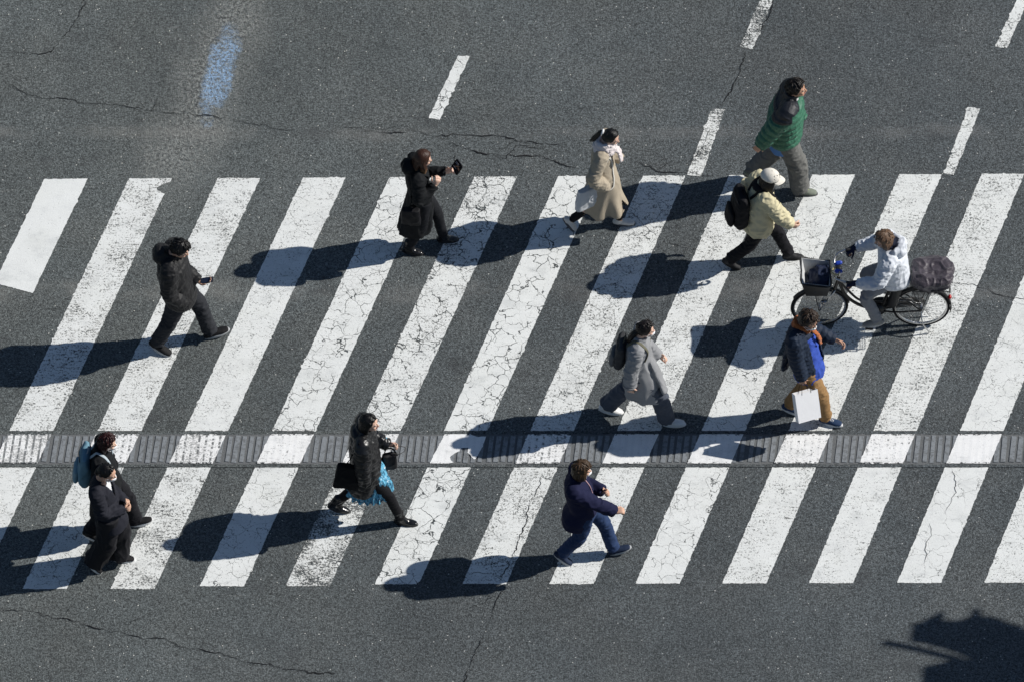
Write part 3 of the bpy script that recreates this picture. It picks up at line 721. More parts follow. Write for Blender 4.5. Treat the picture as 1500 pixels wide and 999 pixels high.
def face_bits(J, P, par, eyes=True, brow=(.02, .015, .012)):
    s = J['hs']; M = J['HM']
    for q in (-1, 1):
        mb = MB(); mb.ell(P(.0745, q * .029, .006), [.011 * s, .014 * s, .009 * s], M, 12, 8); e = plain('eye', mb, glossy('eye white', (.65, .63, .6), .25), par)
        mb = MB(); mb.ell(P(.0825, q * .029, .006), [.0045 * s, .0065 * s, .0065 * s], M, 10, 6); plain('iris', mb, glossy('iris dark', (.02, .012, .008), .2), e)
        mb = MB(); mb.tube([P(.084, q * .014, .024), P(.083, q * .030, .030), P(.073, q * .046, .024)], [.0035 * s, .0045 * s, .003 * s], n=8, sub=3); plain('eyebrow', mb, hairmat('brow hair', brow), par)
    mb = MB(); mb.tube([P(.084, -.022, -.058), P(.0935, -.008, -.0535), P(.0935, .008, -.0535), P(.084, .022, -.058)], [.004 * s, .0065 * s, .0065 * s, .004 * s], n=8, sub=3)
    plain('lips', mb, skinmat('lips', (.42, .16, .13)), par)

def mask(J, P, par, col=(.82, .83, .84)):
    M, s = J['HM'], J['hs']; mb = MB(); rg = []
    for i in range(13):
        u = i / 12; z = -.016 - .074 * u; half = .058 * (1 - .25 * u) ; bulge = .010 * math.sin(PI * u) + .112 - .030 * u ** 2
        r = []
        for j in range(15):
            v = j / 14 * 2 - 1; y = v * (half + .004); x = bulge - .052 * abs(v) ** 2.0 - .004 * math.cos(u * 25)
            r.append(P(x, y, z))
        for j in range(14, -1, -1):
            v = j / 14 * 2 - 1; y = v * (half + .001); x = bulge - .052 * abs(v) ** 2.0 - .009; r.append(P(x, y, z))
        rg.append(r)
    mb.rings(rg); m = plain('face_mask', mb, cloth('mask fabric', col, .8, .06, 300, .0005, crease=.0008), par)
    for q in (-1, 1):
        mb = MB()
        for z0 in (-.024, -.075): mb.tube([P(.062, q * .056, z0), P(.02, q * .074, (z0 - .01) / 2), P(-.018, q * .082, -.012)], [.0022 * s], n=6, sub=4)
        plain('ear_loop', mb, cloth('mask fabric', col), m)

def snap(objs, pts, off=.006, up=None):
    """lay a polyline on the surface of the clothing below it"""
    out = []; bvs = [BVHTree.FromPolygons([v.co for v in o.data.vertices], [p.vertices for p in o.data.polygons]) for o in objs]
    P = []
    for a, b in zip(pts, pts[1:]):
        for k in range(5): P.append(V(a).lerp(V(b), k / 5))
    P.append(V(pts[-1]))
    for p in P:
        best = None
        for b in bvs:
            q, n, i, d = b.find_nearest(p)
            if q is not None and (best is None or d < best[2]): best = (q, n, d)
        q, n, d = best
        out.append(q + n * off)
    for _ in range(2): out = [out[0]] + [(out[i - 1] + out[i] * 2 + out[i + 1]) / 4 for i in range(1, len(out) - 1)] + [out[-1]]
    return out

def ribbon(mb, pts, w, t, side): mb.tube(pts, [(t, w)], n=10, sub=2, side=side)

def person(sp):
    J = rigged(sp); base = V((*sp['base'], 0))
    body, P = make_body(sp, J, base, skinmat('skin ' + sp.get('tone', 'light'), {'light': (.62, .40, .29), 'pale': (.70, .48, .37), 'tan': (.52, .31, .21)}[sp.get('tone', 'light')]))
    tag(body, sp['label'], 'person', 'pedestrians walking over the crosswalk')
    if not sp.get('noface'): face_bits(J, P, body)
    J['P'] = P; J['body'] = body; J['base'] = base
    return J, body, P

def thing(name, label, cat, base, group=None):
    o = bpy.data.objects.new(name, None); COL.objects.link(o); o.location = base; o.empty_display_size = .2
    return tag(o, label, cat, group)

def tote(base, top_c, w, h, d, yaw, mat, name, label, straps=None, tilt=0., group=None, bulge=.02, strapmat=None):
    """soft bag hanging from top_c; panel in the direction of yaw, straps = list of polylines"""
    t = thing(name, label, 'bag', base, group); M = rz(yaw) @ Matrix.Rotation(tilt, 3, 'Y')
    c = V(top_c); rg = []
    for i in range(9):
        u = i / 8; ww = w * (.94 + .06 * u) / 2; dd = (d * (.35 + .65 * math.sin(PI * (.15 + .7 * u))) + .004) / 2
        r = []
        for j in range(36):
            a = 2 * PI * j / 36; ca, sa = math.cos(a), math.sin(a)
            r.append(c + M @ V((ww * math.copysign(abs(ca) ** .35, ca), dd * math.copysign(abs(sa) ** .6, sa), -h * u)))
        rg.append(r)
    mb = MB(); mb.rings(rg)
    solid('bag_body', mb, mat, t, vox=.009, sm=2, fn=folds(9, 9, 7, .010, w * 100 + h * 10, .5))
    if straps:
        for pts in straps:
            mb = MB(); mb.tube(pts, [(.0035, .011)], n=8, sub=3); plain('strap', mb, strapmat or mat, t)
    return t, (lambda x, y, z: c + M @ V((x, y, z)))

def backpack(base, J, mat, label, w=.28, h=.42, d=.15, off=.145, up=.90, strapmat=None, coat=None, pocket=True, lean=.0, topband=None, name='backpack', trim=None):
    t = thing(name, label, 'backpack', base); F, S = J['F'], J['S']; top_ = J['spine'](up); yt = J['yt']
    M = rz(yt) @ Matrix.Rotation(R(lean), 3, 'Y'); c = top_ - F * (off + d / 2)
    def Q(x, y, z): return c + M @ V((x, y, z))
    rg = []
    for i in range(11):
        u = i / 10; k = (1 - (2 * u - 1) ** 6) ** .5 if 0 < u < 1 else .3
        k = max(k, .45); dd = d / 2 * (.70 + .42 * u - .18 * u ** 3); r = []
        for j in range(36):
            a = 2 * PI * j / 36; ca, sa = math.cos(a), math.sin(a)
            r.append(Q(dd * k * math.copysign(abs(ca) ** .6, ca), w / 2 * (k * .25 + .75) * math.copysign(abs(sa) ** .5, sa), -h * u))
        rg.append(r)
    mb = MB(); mb.rings(rg)
    solid('pack_body', mb, mat, t, vox=.009, sm=3, fn=folds(8, 8, 9, .011, h * 10, .5))
    if pocket:
        mb = MB(); mb.tube([Q(-d / 2 - .005, 0, -h * .55), Q(-d / 2 - .012, 0, -h * .88)], [(.035, w * .38), (.042, w * .40)], side=S, n=20)
        solid('front_pocket', mb, trim or mat, t, vox=.009, sm=3, fn=folds(10, 10, 9, .006, h * 8, .5))
        mb = MB(); mb.tube([Q(-d * .30, -w * .38, -h * .10), Q(-d * .42, 0, -h * .05), Q(-d * .30, w * .38, -h * .10)], [.005], n=6, sub=5); plain('zip', mb, glossy('dark zip', (.02, .02, .02), .4), t)
    mb = MB(); mb.tube([Q(.02, -.035, -.005), Q(.03, -.02, .035), Q(.03, .02, .035), Q(.02, .035, -.005)], [(.005, .011)], n=8, sub=3); plain('grab_handle', mb, strapmat or mat, t)
    if coat:
        for s in (-1, 1):
            sh = J['sh'][s]; a = J['spine'](.82) + S * s * .075
            pts = [Q(.06, s * .06, -.03), J['spine'](.93) + S * s * .10 - F * .05 + V((0, 0, .10)), J['spine'](.92) + S * s * .115 + F * .10 + V((0, 0, .06)), J['spine'](.70) + S * s * .13 + F * .20, J['spine'](.60) + S * s * .16 + F * .12]
            mb = MB(); ribbon(mb, snap(coat, pts, .005), .021, .006, S); plain('shoulder_strap', mb, strapmat or mat, t)
    return t, Q
BLK = (.016, .016, .018)
def phone(base, c, d, up, label, size=(.075, .15, .009), name='smartphone', case=(.012, .012, .02), screen=(.02, .03, .06)):
    d = V(d).normalized(); up = V(up); up = (up - d * up.dot(d)).normalized(); lat = d.cross(up)
    M = Matrix((lat, d, up)).transposed(); t = thing(name, label, 'phone', base)
    mb = MB(); w, h, th = size; rg = []
    for z, q in ((-th / 2, .94), (-th / 2 + .002, 1), (th / 2 - .002, 1), (th / 2, .94)):
        r = []
        for j in range(32):
            a = 2 * PI * j / 32; ca, sa = math.cos(a), math.sin(a)
            r.append(V(c) + M @ V((w / 2 * q * math.copysign(abs(ca) ** .3, ca), h / 2 * q * math.copysign(abs(sa) ** .3, sa), z)))
        rg.append(r)
    mb.rings(rg); plain('case', mb, glossy('phone case' + name, case, .35), t, False)
    mb = MB(); mb.box(V(c) + M @ V((0, 0, th / 2 + .0008)), (w * .88, h * .90, .001), M); plain('screen', mb, glossy('phone glass' + name, screen, .08, .6), t, False)
    return t, M

def person_A():
    J, b, P = person(dict(base=(-3.70, -.04), H=1.77, bendR=1.01, footR=((-.235, -.10), -24, 16), footL=((.345, .09), 14, -14), head=(.045, 0, 1.61), yaw=-6, hyaw=-12, hpitch=26, px=.03,
        handR=(.075, -.215, .93), handL=(.235, .03, 1.035), poleR=(-.8, -.5, -.1), hpR=dict(hidden=True), hpL=dict(d=(.85, -.1, .15), n=(-.1, -.1, 1), t=(0, -1, .2), curl=.35), shoe=1.08,
        label='person in black puffer jacket with hood down looking at a phone, walking alone at left'))
    trousers(J, b, cloth('charcoal trousers', (.026, .028, .033), .9, .4), .080, .086, .115, fold=.016, up=1)
    jk = top(J, b, cloth('black puffer nylon', (.0055, .0055, .0065), .62, .35, 120, .0008, .05, .4), 'jacket',
        [(-.22, .150, .200), (-.13, .172, .222), (.2, .170, .225), (.55, .172, .232), (.82, .155, .225), (.94, .12, .16), (1., .085, .10)], (.098, .096, .084, .080, .064), fn=lambda c, n, f=puff([[J['sh'][s], J['el'][s], J['wr'][s]] for s in (-1, 1)], .13, .010, 3), g=wrinkle(J, 5): f(c, n) + g(c, n) * .8,
        collar=(.055, .082), extra=lambda mb: (mb.ell(J['neck'] - J['F'] * .125 + V((0, 0, .012)), (.095, .135, .105), rz(J['yt'])), mb.ell(J['neck'] - J['F'] * .13 + V((0, 0, .05)), (.07, .11, .06), rz(J['yt']))))
    hair(J, b, hairmat('black hair', (.0045, .004, .0042)), 36, -12, -42, 1.15, (1, 1.03, 1.0), seed=1, rough=.09)
    shoes(J, b, cloth('black sneaker', (.013, .013, .014), .7), cloth('pale grey sole', (.42, .43, .44), .6), trim=cloth('black sneaker', BLK))
    w = J['wr'][1]; phone((*J['base'],), w + V((.095, -.02, .038)), (1, -.05, .30), (-.3, -.15, 1), 'dark smartphone held by the person in the black puffer jacket at left')

def person_B():
    J, b, P = person(dict(base=(-1.006, 1.372), H=1.63, footR=((-.155, -.09), -8, 5), footL=((.238, .08), 3, 3), head=(.02, 0, 1.50), yaw=8, hyaw=8, hpitch=14, px=.01, tone='pale',
        handR=(.15, -.13, 1.20), handL=(.27, .13, 1.13), poleR=(-.5, -.5, -.8), hpR=dict(d=(.4, .1, .8), n=(-.2, .8, .1), t=(-.6, .2, .6), curl=.9), hpL=dict(d=(.8, -.1, .45), n=(0, -.9, .3), t=(-.3, 0, 1), curl=.7),
        label='person with long reddish brown hair in a long black coat, holding up a phone case'))
    trousers(J, b, cloth('black trousers', (.012, .013, .016), .85, .4), .058, .066, .10, fold=.009)
    z = J['pel'].z
    ct = top(J, b, cloth('black coat wool', (.008, .009, .0105), .8, .4, 200), 'coat',
        [((.34, -.085, 0), .205, .195), ((.58, -.05, 0), .185, .19), ((z - .05, -.02, 0), .160, .188), (.25, .135, .175), (.55, .135, .185), (.82, .125, .190), (.94, .10, .13), (1., .08, .09)], (.080, .078, .066, .062, .055), fn=wrinkle(J, 9, (10, 10, 3, .016)),
        collar=(.045, .085), extra=lambda mb: mb.ell(J['neck'] - J['F'] * .10 + V((0, 0, .015)), (.075, .11, .085), rz(J['yt'])))
    mb = MB()
    for s in (-1, 1): mb.tube([J['neck'] + J['S'] * s * .085 - J['F'] * .02 + V((0, 0, .01)), J['neck'] + J['S'] * s * .075 + J['F'] * .075 + V((0, 0, -.04)), J['spine'](.80) + J['S'] * s * .045 + J['F'] * .125, J['spine'](.6) + J['F'] * .135], [(.006, .03), (.008, .04), (.008, .045), (.005, .02)], side=J['S'], n=10)
    plain('lapel', mb, cloth('black coat wool', BLK), b)
    def st(P, rnd):
        L = []
        for k in range(34):
            a = (k / 33 * 2 - 1) * 2.15; s = math.sin(a); c = -math.cos(a)
            x, y = c * .082, s * .082
            if c > -.1: x = c * .02
            r0 = rnd.uniform(.016, .024); l = rnd.uniform(-.215, -.17)
            xe = x * 1.05 + (.04 if abs(s) > .75 and c > -.5 else -.012); ye = y * 1.08
            L.append(([P(x * .8, y * .8, .07), P(x * 1.05 - .01, y * 1.08, 0), P(xe - .005, ye * 1.02, -.10), P(xe + rnd.uniform(-.01, .015), ye * .92, l)], [r0, r0, r0 * .95, .007]))
        return L
    hair(J, b, hairmat('auburn hair', (.045, .019, .011), (.36, .20, .10), J['hd'].z - .17, J['hd'].z - .05), 40, -50, -60, 1.12, (1, 1.05, 1.0), st, seed=2, tufts=0, rough=.03)
    shoes(J, b, glossy('black boot leather', (.010, .010, .011), .22), glossy('black boot sole', BLK, .5), 'boot')
    # bag on the near shoulder
    t, Q = tote((*J['base'],), (-.12, -.235, .915), .22, .24, .11, R(-6), cloth('black tote', (.009, .009, .011), .6, .3), 'shoulder_bag', 'black shoulder bag hanging at the hip of the person with long reddish brown hair',
        [snap([ct], [(-.17, -.25, .92), (-.13, -.23, 1.12), (-.03, -.16, 1.32), (.06, -.14, 1.2), (.02, -.23, 1.0), (-.06, -.25, .93)], .006)])
    w = J['wr'][1]; t, M = phone((*J['base'],), w + V((.125, -.01, .09)), (.45, .12, .8), (-.75, -.55, .55), 'open black phone case held up in front of the person with reddish brown hair', (.135, .15, .010), 'phone_case', (.012, .012, .013), (.014, .014, .016))
    mb = MB(); c = w + V((.125, -.01, .09))
    for k, yy in enumerate((.045, .030, -.02)):
        mb = MB(); mb.box(c + M @ V((-.018, yy, .0075)), (.055, .006, .001), M); plain('card', mb, glossy('card edge', (.55, .55, .56), .4), t, False)

def person_C():
    J, b, P = person(dict(base=(1.075, 1.672), H=1.64, footR=((-.405, -.05), -6, 55), footL=((.125, .03), 0, 2), head=(.02, 0, 1.51), yaw=-8, hyaw=-10, hpitch=18, px=-.05, tone='pale', noface=False,
        handR=(-.02, -.215, .90), handL=(.14, .16, .95), poleR=(-.9, -.55, -.2), hpR=dict(hidden=True), hpL=dict(hidden=True),
        label='person in a flared beige coat with pale scarf and dark ponytail, mid stride'))
    trousers(J, b, cloth('black tights', (.007, .007, .009), .75, .3), .042, .052, .09, 'tights', name='tights', fold=.004) if False else trousers(J, b, cloth('black tights', (.007, .007, .009), .75, .3), .046, .056, .09, name='tights', fold=.005)
    z = J['pel'].z; BG = cloth('beige coat wool', (.40, .345, .265), .9, .22, 220)
    # coat opening at the lower front
    ct = top(J, b, BG, 'coat', [((.36, -.055, 0), .285, .22), ((.42, -.055, 0), .268, .215), ((.58, -.06, 0), .222, .205), ((z - .06, -.05, 0), .172, .195), (.28, .138, .172), (.55, .128, .175), (.82, .12, .182), (.94, .10, .13), (1., .08, .09)], (.080, .080, .078, .080, .062),
        fn=lambda c, n, f=wrinkle(J, 4, (7, 7, 2, .010)): f(c, n) + max(0, min(1, (.85 - c.z) / .4)) * (.010 * math.sin(math.atan2(c.y, c.x + .08) * 7 + 1.2 * math.sin(c.z * 5)) + .030 * noise.noise(V((c.x * 8, c.y * 8, c.z * 1.2)))),
        cut=lambda c: c.x > .05 and c.z < .50 and abs(c.y + .03 + c.x * .12) < .05 * (.51 - c.z) / .15)
    mb = MB(); mb.loft([((-.10, 0, .42), .19, .17, 0), ((-.07, 0, .6), .15, .16, 0), ((-.03, 0, .8), .12, .15, 0)], 30); solid('skirt', mb, cloth('dark skirt', (.02, .02, .024)), b, fn=folds(12, 12, 2, .012, 3))
    n = J['neck']; F, S = J['F'], J['S']; SC = cloth('pale pink scarf', (.74, .67, .66), .95, .18, 160, .002, .4, crease=.006)
    mb = MB()
    for k, (r, h, zz) in enumerate(((.105, .035, -.035), (.098, .036, .012), (.085, .030, .050))):
        mb.tube([n + rz(J['yt']) @ V((math.cos(a) * r + .012, math.sin(a) * r * 1.05, zz + .015 * math.sin(a + k) - .012 * math.cos(a))) for a in [i * 2 * PI / 12 for i in range(13)]], [(.034, h)], n=12, sub=3, cap=True)
    mb.tube([n + F * .10 - S * .02 + V((0, 0, -.01)), n + F * .165 - S * .02 + V((0, 0, -.06)), n + F * .19 - S * .03 + V((0, 0, -.13)), n + F * .20 - S * .03 + V((0, 0, -.20))], [(.024, .045), (.022, .05), (.018, .05), (.015, .045)], side=S, n=14)
    solid('scarf', mb, SC, b, vox=.008, sm=2, fn=folds(22, 22, 30, .010, 5, .7))
    def st(P, rnd):
        L = []
        for k in range(12):
            a, c = rnd.uniform(-.016, .016), rnd.uniform(-.016, .016)
            L.append(([P(-.09, a * .5, .05), P(-.135 + c, a, .035), P(-.155 + c, a * 1.4, -.04), P(-.165 + c * 1.4 - .01, a * 1.6, -.12), P(-.19 + c, a, -.165 + rnd.uniform(-.02, .02))], [.012, .014, .013, .012, .004]))
        return L
    hr = hair(J, b, hairmat('black hair', (.0045, .004, .0042)), 40, -20, -40, 1.06, strands=st, seed=3, rough=.02, tufts=8)
    mb = MB(); mb.tube([P(-.118, math.cos(a) * .026, .045 + math.sin(a) * .026) for a in [i * PI / 4 for i in range(9)]], [.013], n=10, sub=3); plain('scrunchie', mb, cloth('white scrunchie', (.8, .8, .8), crease=.004), hr)
    shoes(J, b, cloth('white canvas shoe', (.66, .65, .63), .7, .15), cloth('dark gum sole', (.10, .10, .11), .7), trim=cloth('white scrunchie', (.8, .8, .8)))
    t, Q = tote((*J['base'],), (-.225, -.175, .86), .27, .30, .12, R(35), cloth('pale grey canvas', (.56, .58, .60), .8, .12), 'shoulder_bag', 'pale grey canvas shoulder bag behind the person in the flared beige coat',
        [snap([ct], [(-.15, -.21, .87), (-.10, -.20, 1.1), (0, -.13, 1.33), (.09, -.10, 1.2), (.135, -.15, 1.0), (.12, -.2, .86), (.0, -.24, .82), (-.14, -.22, .82)], .006)], tilt=.12, strapmat=cloth('cream strap', (.68, .66, .60)))

def person_D():
    GR = (.035, .14, .085)
    J, b, P = person(dict(base=(3.14, 2.255), H=1.80, footR=((.085, -.10), -4, 0), footL=((-.445, .09), 6, 32), head=(.02, 0, 1.665), yaw=-6, hyaw=-2, hpitch=2, px=-.10, tone='tan',
        handR=(-.44, -.24, .855), handL=(.10, .15, .98), hpL=dict(hidden=True), poleR=(-.7, -.4, .3), hpR=dict(d=(-.5, 0, -.8), n=(.3, .6, 0), curl=.6), label='person in green puffer jacket with black shoulders and baggy grey trousers, farthest up the road'))
    trousers(J, b, cloth('grey cargo trousers', (.150, .150, .142), .9, .3), .098, .108, .128, fold=.022)
    mb = MB(); mb.loft([(J['spine'](-.36), .155, .198, J['yt']), (J['spine'](-.1), .15, .195, J['yt']), (J['spine'](.3), .135, .18, J['yt'])], 30)
    solid('shirt', mb, cloth('blue shirt', (.10, .22, .50), .8, .2), b, fn=folds(9, 9, 4, .012, 3))
    A = [[J['sh'][s], J['el'][s], J['wr'][s]] for s in (-1, 1)]
    def colf(c):
        dd = (c - J['spine'](.9)).dot(J['F']); d, t = seg_t(c, A[0]); d2, t2 = seg_t(c, A[1]); sp_ = J['spine']
        k = (c.z > sp_(.80).z and dd < .06 and (d > .11 or t < .095) and (d2 > .11 or t2 < .095)) or c.z > sp_(.97).z
        return (.010, .012, .018) if k else GR
    n = NT('green puffer nylon'); a = n.n('ShaderNodeAttribute'); a.attribute_name = 'tint'
    v = n.n('ShaderNodeVectorMath', operation='SCALE'); n.l(a.outputs['Color'], v.inputs[0]); n.l(n.math('MULTIPLY_ADD', n.noise(16, 4, .6), .6, .72), v.inputs['Scale']); n.l(v.outputs[0], n.b.inputs['Base Color'])
    n.b.inputs['Roughness'].default_value = .5; n.bump(n.noise(45, 4, .7), .004)
    top(J, b, n.m, 'jacket', [(-.14, .150, .200), (-.05, .182, .235), (.2, .185, .240), (.55, .182, .245), (.80, .155, .235), (.90, .12, .18), (.98, .075, .085)], (.112, .110, .098, .090, .070), fn=lambda c, n, f=puff(A, .082, .022, 1, rlim=.115): f(c, n) * (1 if c.z < J['spine'](.88).z else .25), collar=(.085, .072), colf=colf, vox=.009, sm=3)
    mb = MB(); mb.box(J['neck'] + V((.075, -.075, .045)), (.006, .03, .028), rz(-.7)); plain('collar_mark', mb, cloth('white label', (.75, .75, .75)), b, False)
    hair(J, b, hairmat('dark brown hair', (.010, .0075, .006)), 38, -10, -45, 1.15, seed=4, rough=.10)
    shoes(J, b, cloth('grey green sneaker', (.20, .22, .18), .8, .5), cloth('dark grey sole', (.10, .10, .10), .7), trim=cloth('lime lace', (.50, .60, .12)))

def person_E():
    CR = (.60, .545, .36)
    J, b, P = person(dict(base=(2.85, 1.15), H=1.57, footR=((-.425, -.08), -10, 24), footL=((.235, .05), 2, 2), head=(.01, 0, 1.42), yaw=12, hyaw=-4, hpitch=14, px=-.105, tone='pale',
        handR=(.27, -.16, .78), handL=(-.12, .26, .80), poleR=(-.5, -.3, -.8), hpR=dict(d=(.8, .1, -.5), n=(0, .8, 0), curl=.9), label='person in cream cap and pale yellow jacket, walking just below the green puffer jacket'))
    trousers(J, b, cloth('black wide trousers', (.010, .010, .013), .85, .4), .072, .078, .105, fold=.012)
    A = [[J['sh'][s], J['el'][s], J['wr'][s]] for s in (-1, 1)]
    jk = top(J, b, cloth('cream yellow nylon', CR, .7, .15, 120, .0008), 'jacket', [(-.30, .140, .185), (-.20, .178, .222), (.1, .182, .23), (.5, .168, .225), (.82, .145, .215), (.94, .11, .15), (1., .08, .095)], (.095, .097, .094, .092, .058), fn=wrinkle(J, 12, (8, 8, 9, .018), (10, 10, 16, .018)), collar=(.05, .08), sm=3)
    def st(P, rnd):
        L = []
        for k in range(22):
            a = (k / 21 * 2 - 1) * 2.0; x, y = -math.cos(a) * .085, math.sin(a) * .085
            r0 = rnd.uniform(.017, .024)
            L.append(([P(x * .9, y * .9, .02), P(x * 1.05, y * 1.1, -.06), P(x * 1.1, y * 1.15, -.12), P(x * .9 + .02, y * .9, rnd.uniform(-.34, -.26))], [r0, r0 * 1.1, r0 * 1.1, .009]))
        return L
    hair(J, b, hairmat('black hair', (.0045, .004, .0042)), 15, -30, -60, 1.05, strands=st, seed=5)
    # cap
    M, c, s = J['HM'], J['hd'], J['hs']; mb = MB(); rg = []
    for i in range(12):
        e = R(8 + 80 * i / 11); r = []
        for j in range(48):
            a = 2 * PI * j / 48; q = 1 + .018 * abs(math.sin(3 * a))
            r.append(P(-.012 + .116 * q * math.cos(e) * math.cos(a), .099 * q * math.cos(e) * math.sin(a), .018 + .122 * math.sin(e)))
        rg.append(r)
    mb.rings(rg); CAP = cloth('cream cap cotton', (.76, .72, .64), .9, .1, 240)
    cp = plain('cap', mb, CAP, b)
    mb = MB(); rg = []
    for k in range(9):
        u = k / 8; r = []
        for j in range(17):
            v = j / 16 * 2 - 1; r.append(P(.085 + (.085 * u) * (1 - .35 * v * v) - .045 * v * v, v * .082, .034 - .012 * u - .020 * v * v + .004))
        for j in range(16, -1, -1):
            v = j / 16 * 2 - 1; r.append(P(.085 + (.085 * u) * (1 - .35 * v * v) - .045 * v * v, v * .082, .034 - .012 * u - .020 * v * v - .003))
        rg.append(r)
    mb.rings(rg); plain('brim', mb, CAP, cp)
    mb = MB(); mb.ell(P(-.012, 0, .141), (.009, .009, .005)); plain('cap_button', mb, CAP, cp)
    mb = MB(); mb.tube([J['neck'] + rz(a) @ V((.085, 0, .02 + .01 * math.sin(a * 2))) for a in [i * PI / 6 for i in range(13)]], [(.045, .03)], n=12, sub=2)
    mb.ell(J['neck'] + V((.07, -.02, -.03)), (.05, .07, .06)); solid('scarf', mb, cloth('black knit scarf', (.012, .012, .014), crease=.006), b, fn=folds(20, 20, 20, .01, 3))
    mask(J, P, b)
    shoes(J, b, cloth('black ankle boot', (.02, .02, .022), .6), cloth('black boot rubber', (.02, .02, .02), .7), 'boot')
    backpack((*J['base'],), J, cloth('black backpack nylon', (.008, .008, .010), .7, .3), 'round black backpack worn over the pale yellow jacket', .33, .47, .20, .135, .90, coat=[jk], lean=4)

def person_G():
    J, b, P = person(dict(base=(3.225, -1.10), H=1.76, footR=((.235, -.075), -18, -4), footL=((-.16, .075), -12, 14), head=(.02, 0, 1.65), yaw=-24, hyaw=-30, hpitch=22, px=.03, tone='tan',
        handR=(-.035, -.215, .90), handL=(.325, .20, 1.09), poleR=(-.4, -.6, -.2), poleL=(-.3, .4, -.9), hpR=dict(d=(.1, 0, -1), n=(.1, .9, 0), t=(1, 0, 0), curl=1.2), hpL=dict(d=(.9, -.2, -.3), n=(-.1, -.8, -.3), curl=.7),
        label='person in navy jacket over bright blue top with orange scarf and tan trousers'))
    trousers(J, b, cloth('tan chinos', (.28, .165, .072), .85, .25), .070, .088, .118, fold=.013)
    sp_, yt = J['spine'], J['yt']; mb = MB()
    mb.loft([(sp_(-.22), .158, .196, yt), (sp_(-.05), .164, .202, yt), (sp_(.1), .158, .200, yt), (sp_(.5), .142, .185, yt), (sp_(.85), .115, .17, yt), (sp_(1.), .07, .08, yt)], 36)
    solid('shirt', mb, cloth('bright blue knit', (.040, .085, .40), .8, .35), b, fn=folds(8, 8, 9, .016, 6, .6))
    F, S = J['F'], J['S']; A = [[J['sh'][s], J['el'][s], J['wr'][s]] for s in (-1, 1)]
    ct = top(J, b, cloth('navy quilted nylon', (.016, .026, .048), .65, .3, 120, .0008), 'jacket', [(.02, .150, .20), (.10, .168, .218), (.25, .166, .22), (.55, .162, .228), (.82, .145, .225), (.93, .11, .17), (.97, .095, .12)], (.096, .094, .082, .076, .062), fn=puff(A, .065, .010, 2, rlim=.1),
        cut=lambda c: (lambda q: (q.dot(F) > .02 and q.dot(S) > -.115 and q.dot(S) < .11 and c.z < sp_(.86).z))(V((c.x - sp_(.3).x, c.y - sp_(.3).y, 0))) and min(seg_t(c, a)[0] for a in A) > .085)
    m = ct.modifiers.new('thickness', 'SOLIDIFY'); m.thickness = .012; m.offset = -1
    # flap of the jacket blown back behind
    mb = MB(); mb.tube([sp_(.55) - F * .10 - S * 0, sp_(.25) - F * .19, sp_(-.02) - F * .25, sp_(-.20) - F * .26], [(.03, .12), (.03, .15), (.028, .15), (.02, .13)], side=S, n=20)
    solid('jacket_tail', mb, cloth('navy quilted nylon', BLK), b, fn=folds(8, 8, 8, .014, 8))
    n = J['neck']; SC = cloth('orange brown scarf', (.42, .125, .035), .95, .25, 160, .002, .3, crease=.006); mb = MB()
    for k, (r, zz) in enumerate(((.100, -.005), (.088, .038))):
        mb.tube([n + rz(yt) @ V((math.cos(a) * r * .92 + .012, math.sin(a) * r * .82, zz - .025 * math.cos(a))) for a in [i * 2 * PI / 12 for i in range(13)]], [(.026, .024)], n=12, sub=3)
    mb.tube([n + F * .11 + S * .0 + V((0, 0, .0)), sp_(.84) + F * .165 + S * .03, sp_(.68) + F * .19 + S * .055, sp_(.52) + F * .185 + S * .075], [(.016, .028), (.013, .026), (.011, .024), (.010, .022)], side=S + F * .3, n=12)
    solid('scarf', mb, SC, b, vox=.008, sm=2, fn=folds(22, 22, 30, .008, 5, .7))
    hair(J, b, hairmat('wavy brown hair', (.035, .022, .015)), 40, -14, -40, 1.20, (1, 1.04, 1.0), seed=6, rough=.16)
    mask(J, P, b)
    g = glossy('spectacle frame', (.02, .02, .02), .3); mb = MB()
    for q in (-1, 1): mb.tube([P(.098, q * .032 + .022 * math.cos(a), .008 + .016 * math.sin(a)) for a in [i * PI / 5 for i in range(11)]], [.0022], n=6, sub=2); mb.tube([P(.096, q * .054, .012), P(.05, q * .078, .012), P(-.01, q * .084, .005)], [.0022], n=6, sub=3)
    mb.tube([P(.098, -.010, .012), P(.101, 0, .014), P(.098, .010, .012)], [.0022], n=6, sub=2); plain('glasses', mb, g, b)
    shoes(J, b, cloth('navy sneaker', (.022, .045, .10), .7, .3), cloth('white sole', (.7, .7, .7), .6), trim=cloth('white scrunchie', (.8, .8, .8)))
    # paper bag
    w = J['wr'][-1]; t = thing('paper_bag', 'white paper carrier bag held low by the person with the orange scarf', 'bag', (*J['base'],)); M = rz(R(24)) @ Matrix.Rotation(R(5), 3, 'Y') @ Matrix.Rotation(R(-30), 3, 'X')
    c = w + V((.03, -.055, -.15)); W, H, D = .275, .335, .085
    def Q(x, y, z): return c + M @ V((x, y, z))
    PB = cloth('white kraft paper', (.84, .84, .85), .6, .06, 200, .0003, crease=.0015)
    mb = MB(); th = .0015
    o = [(-W / 2, -D / 2), (W / 2, -D / 2), (W / 2 - .006, 0), (W / 2, D / 2), (-W / 2, D / 2), (-W / 2 + .006, 0)]
    rg = [[Q(x * .985, y, -H) for x, y in o], [Q(x * 1.0, y * 1.04, -H * .5) for x, y in o], [Q(x, y, 0) for x, y in o], [Q(x * .985, y * .94, 0) for x, y in o], [Q(x * .985, y * .94, -H + .01) for x, y in o]]
    mb.rings(rg); plain('bag_body', mb, PB, t, False)
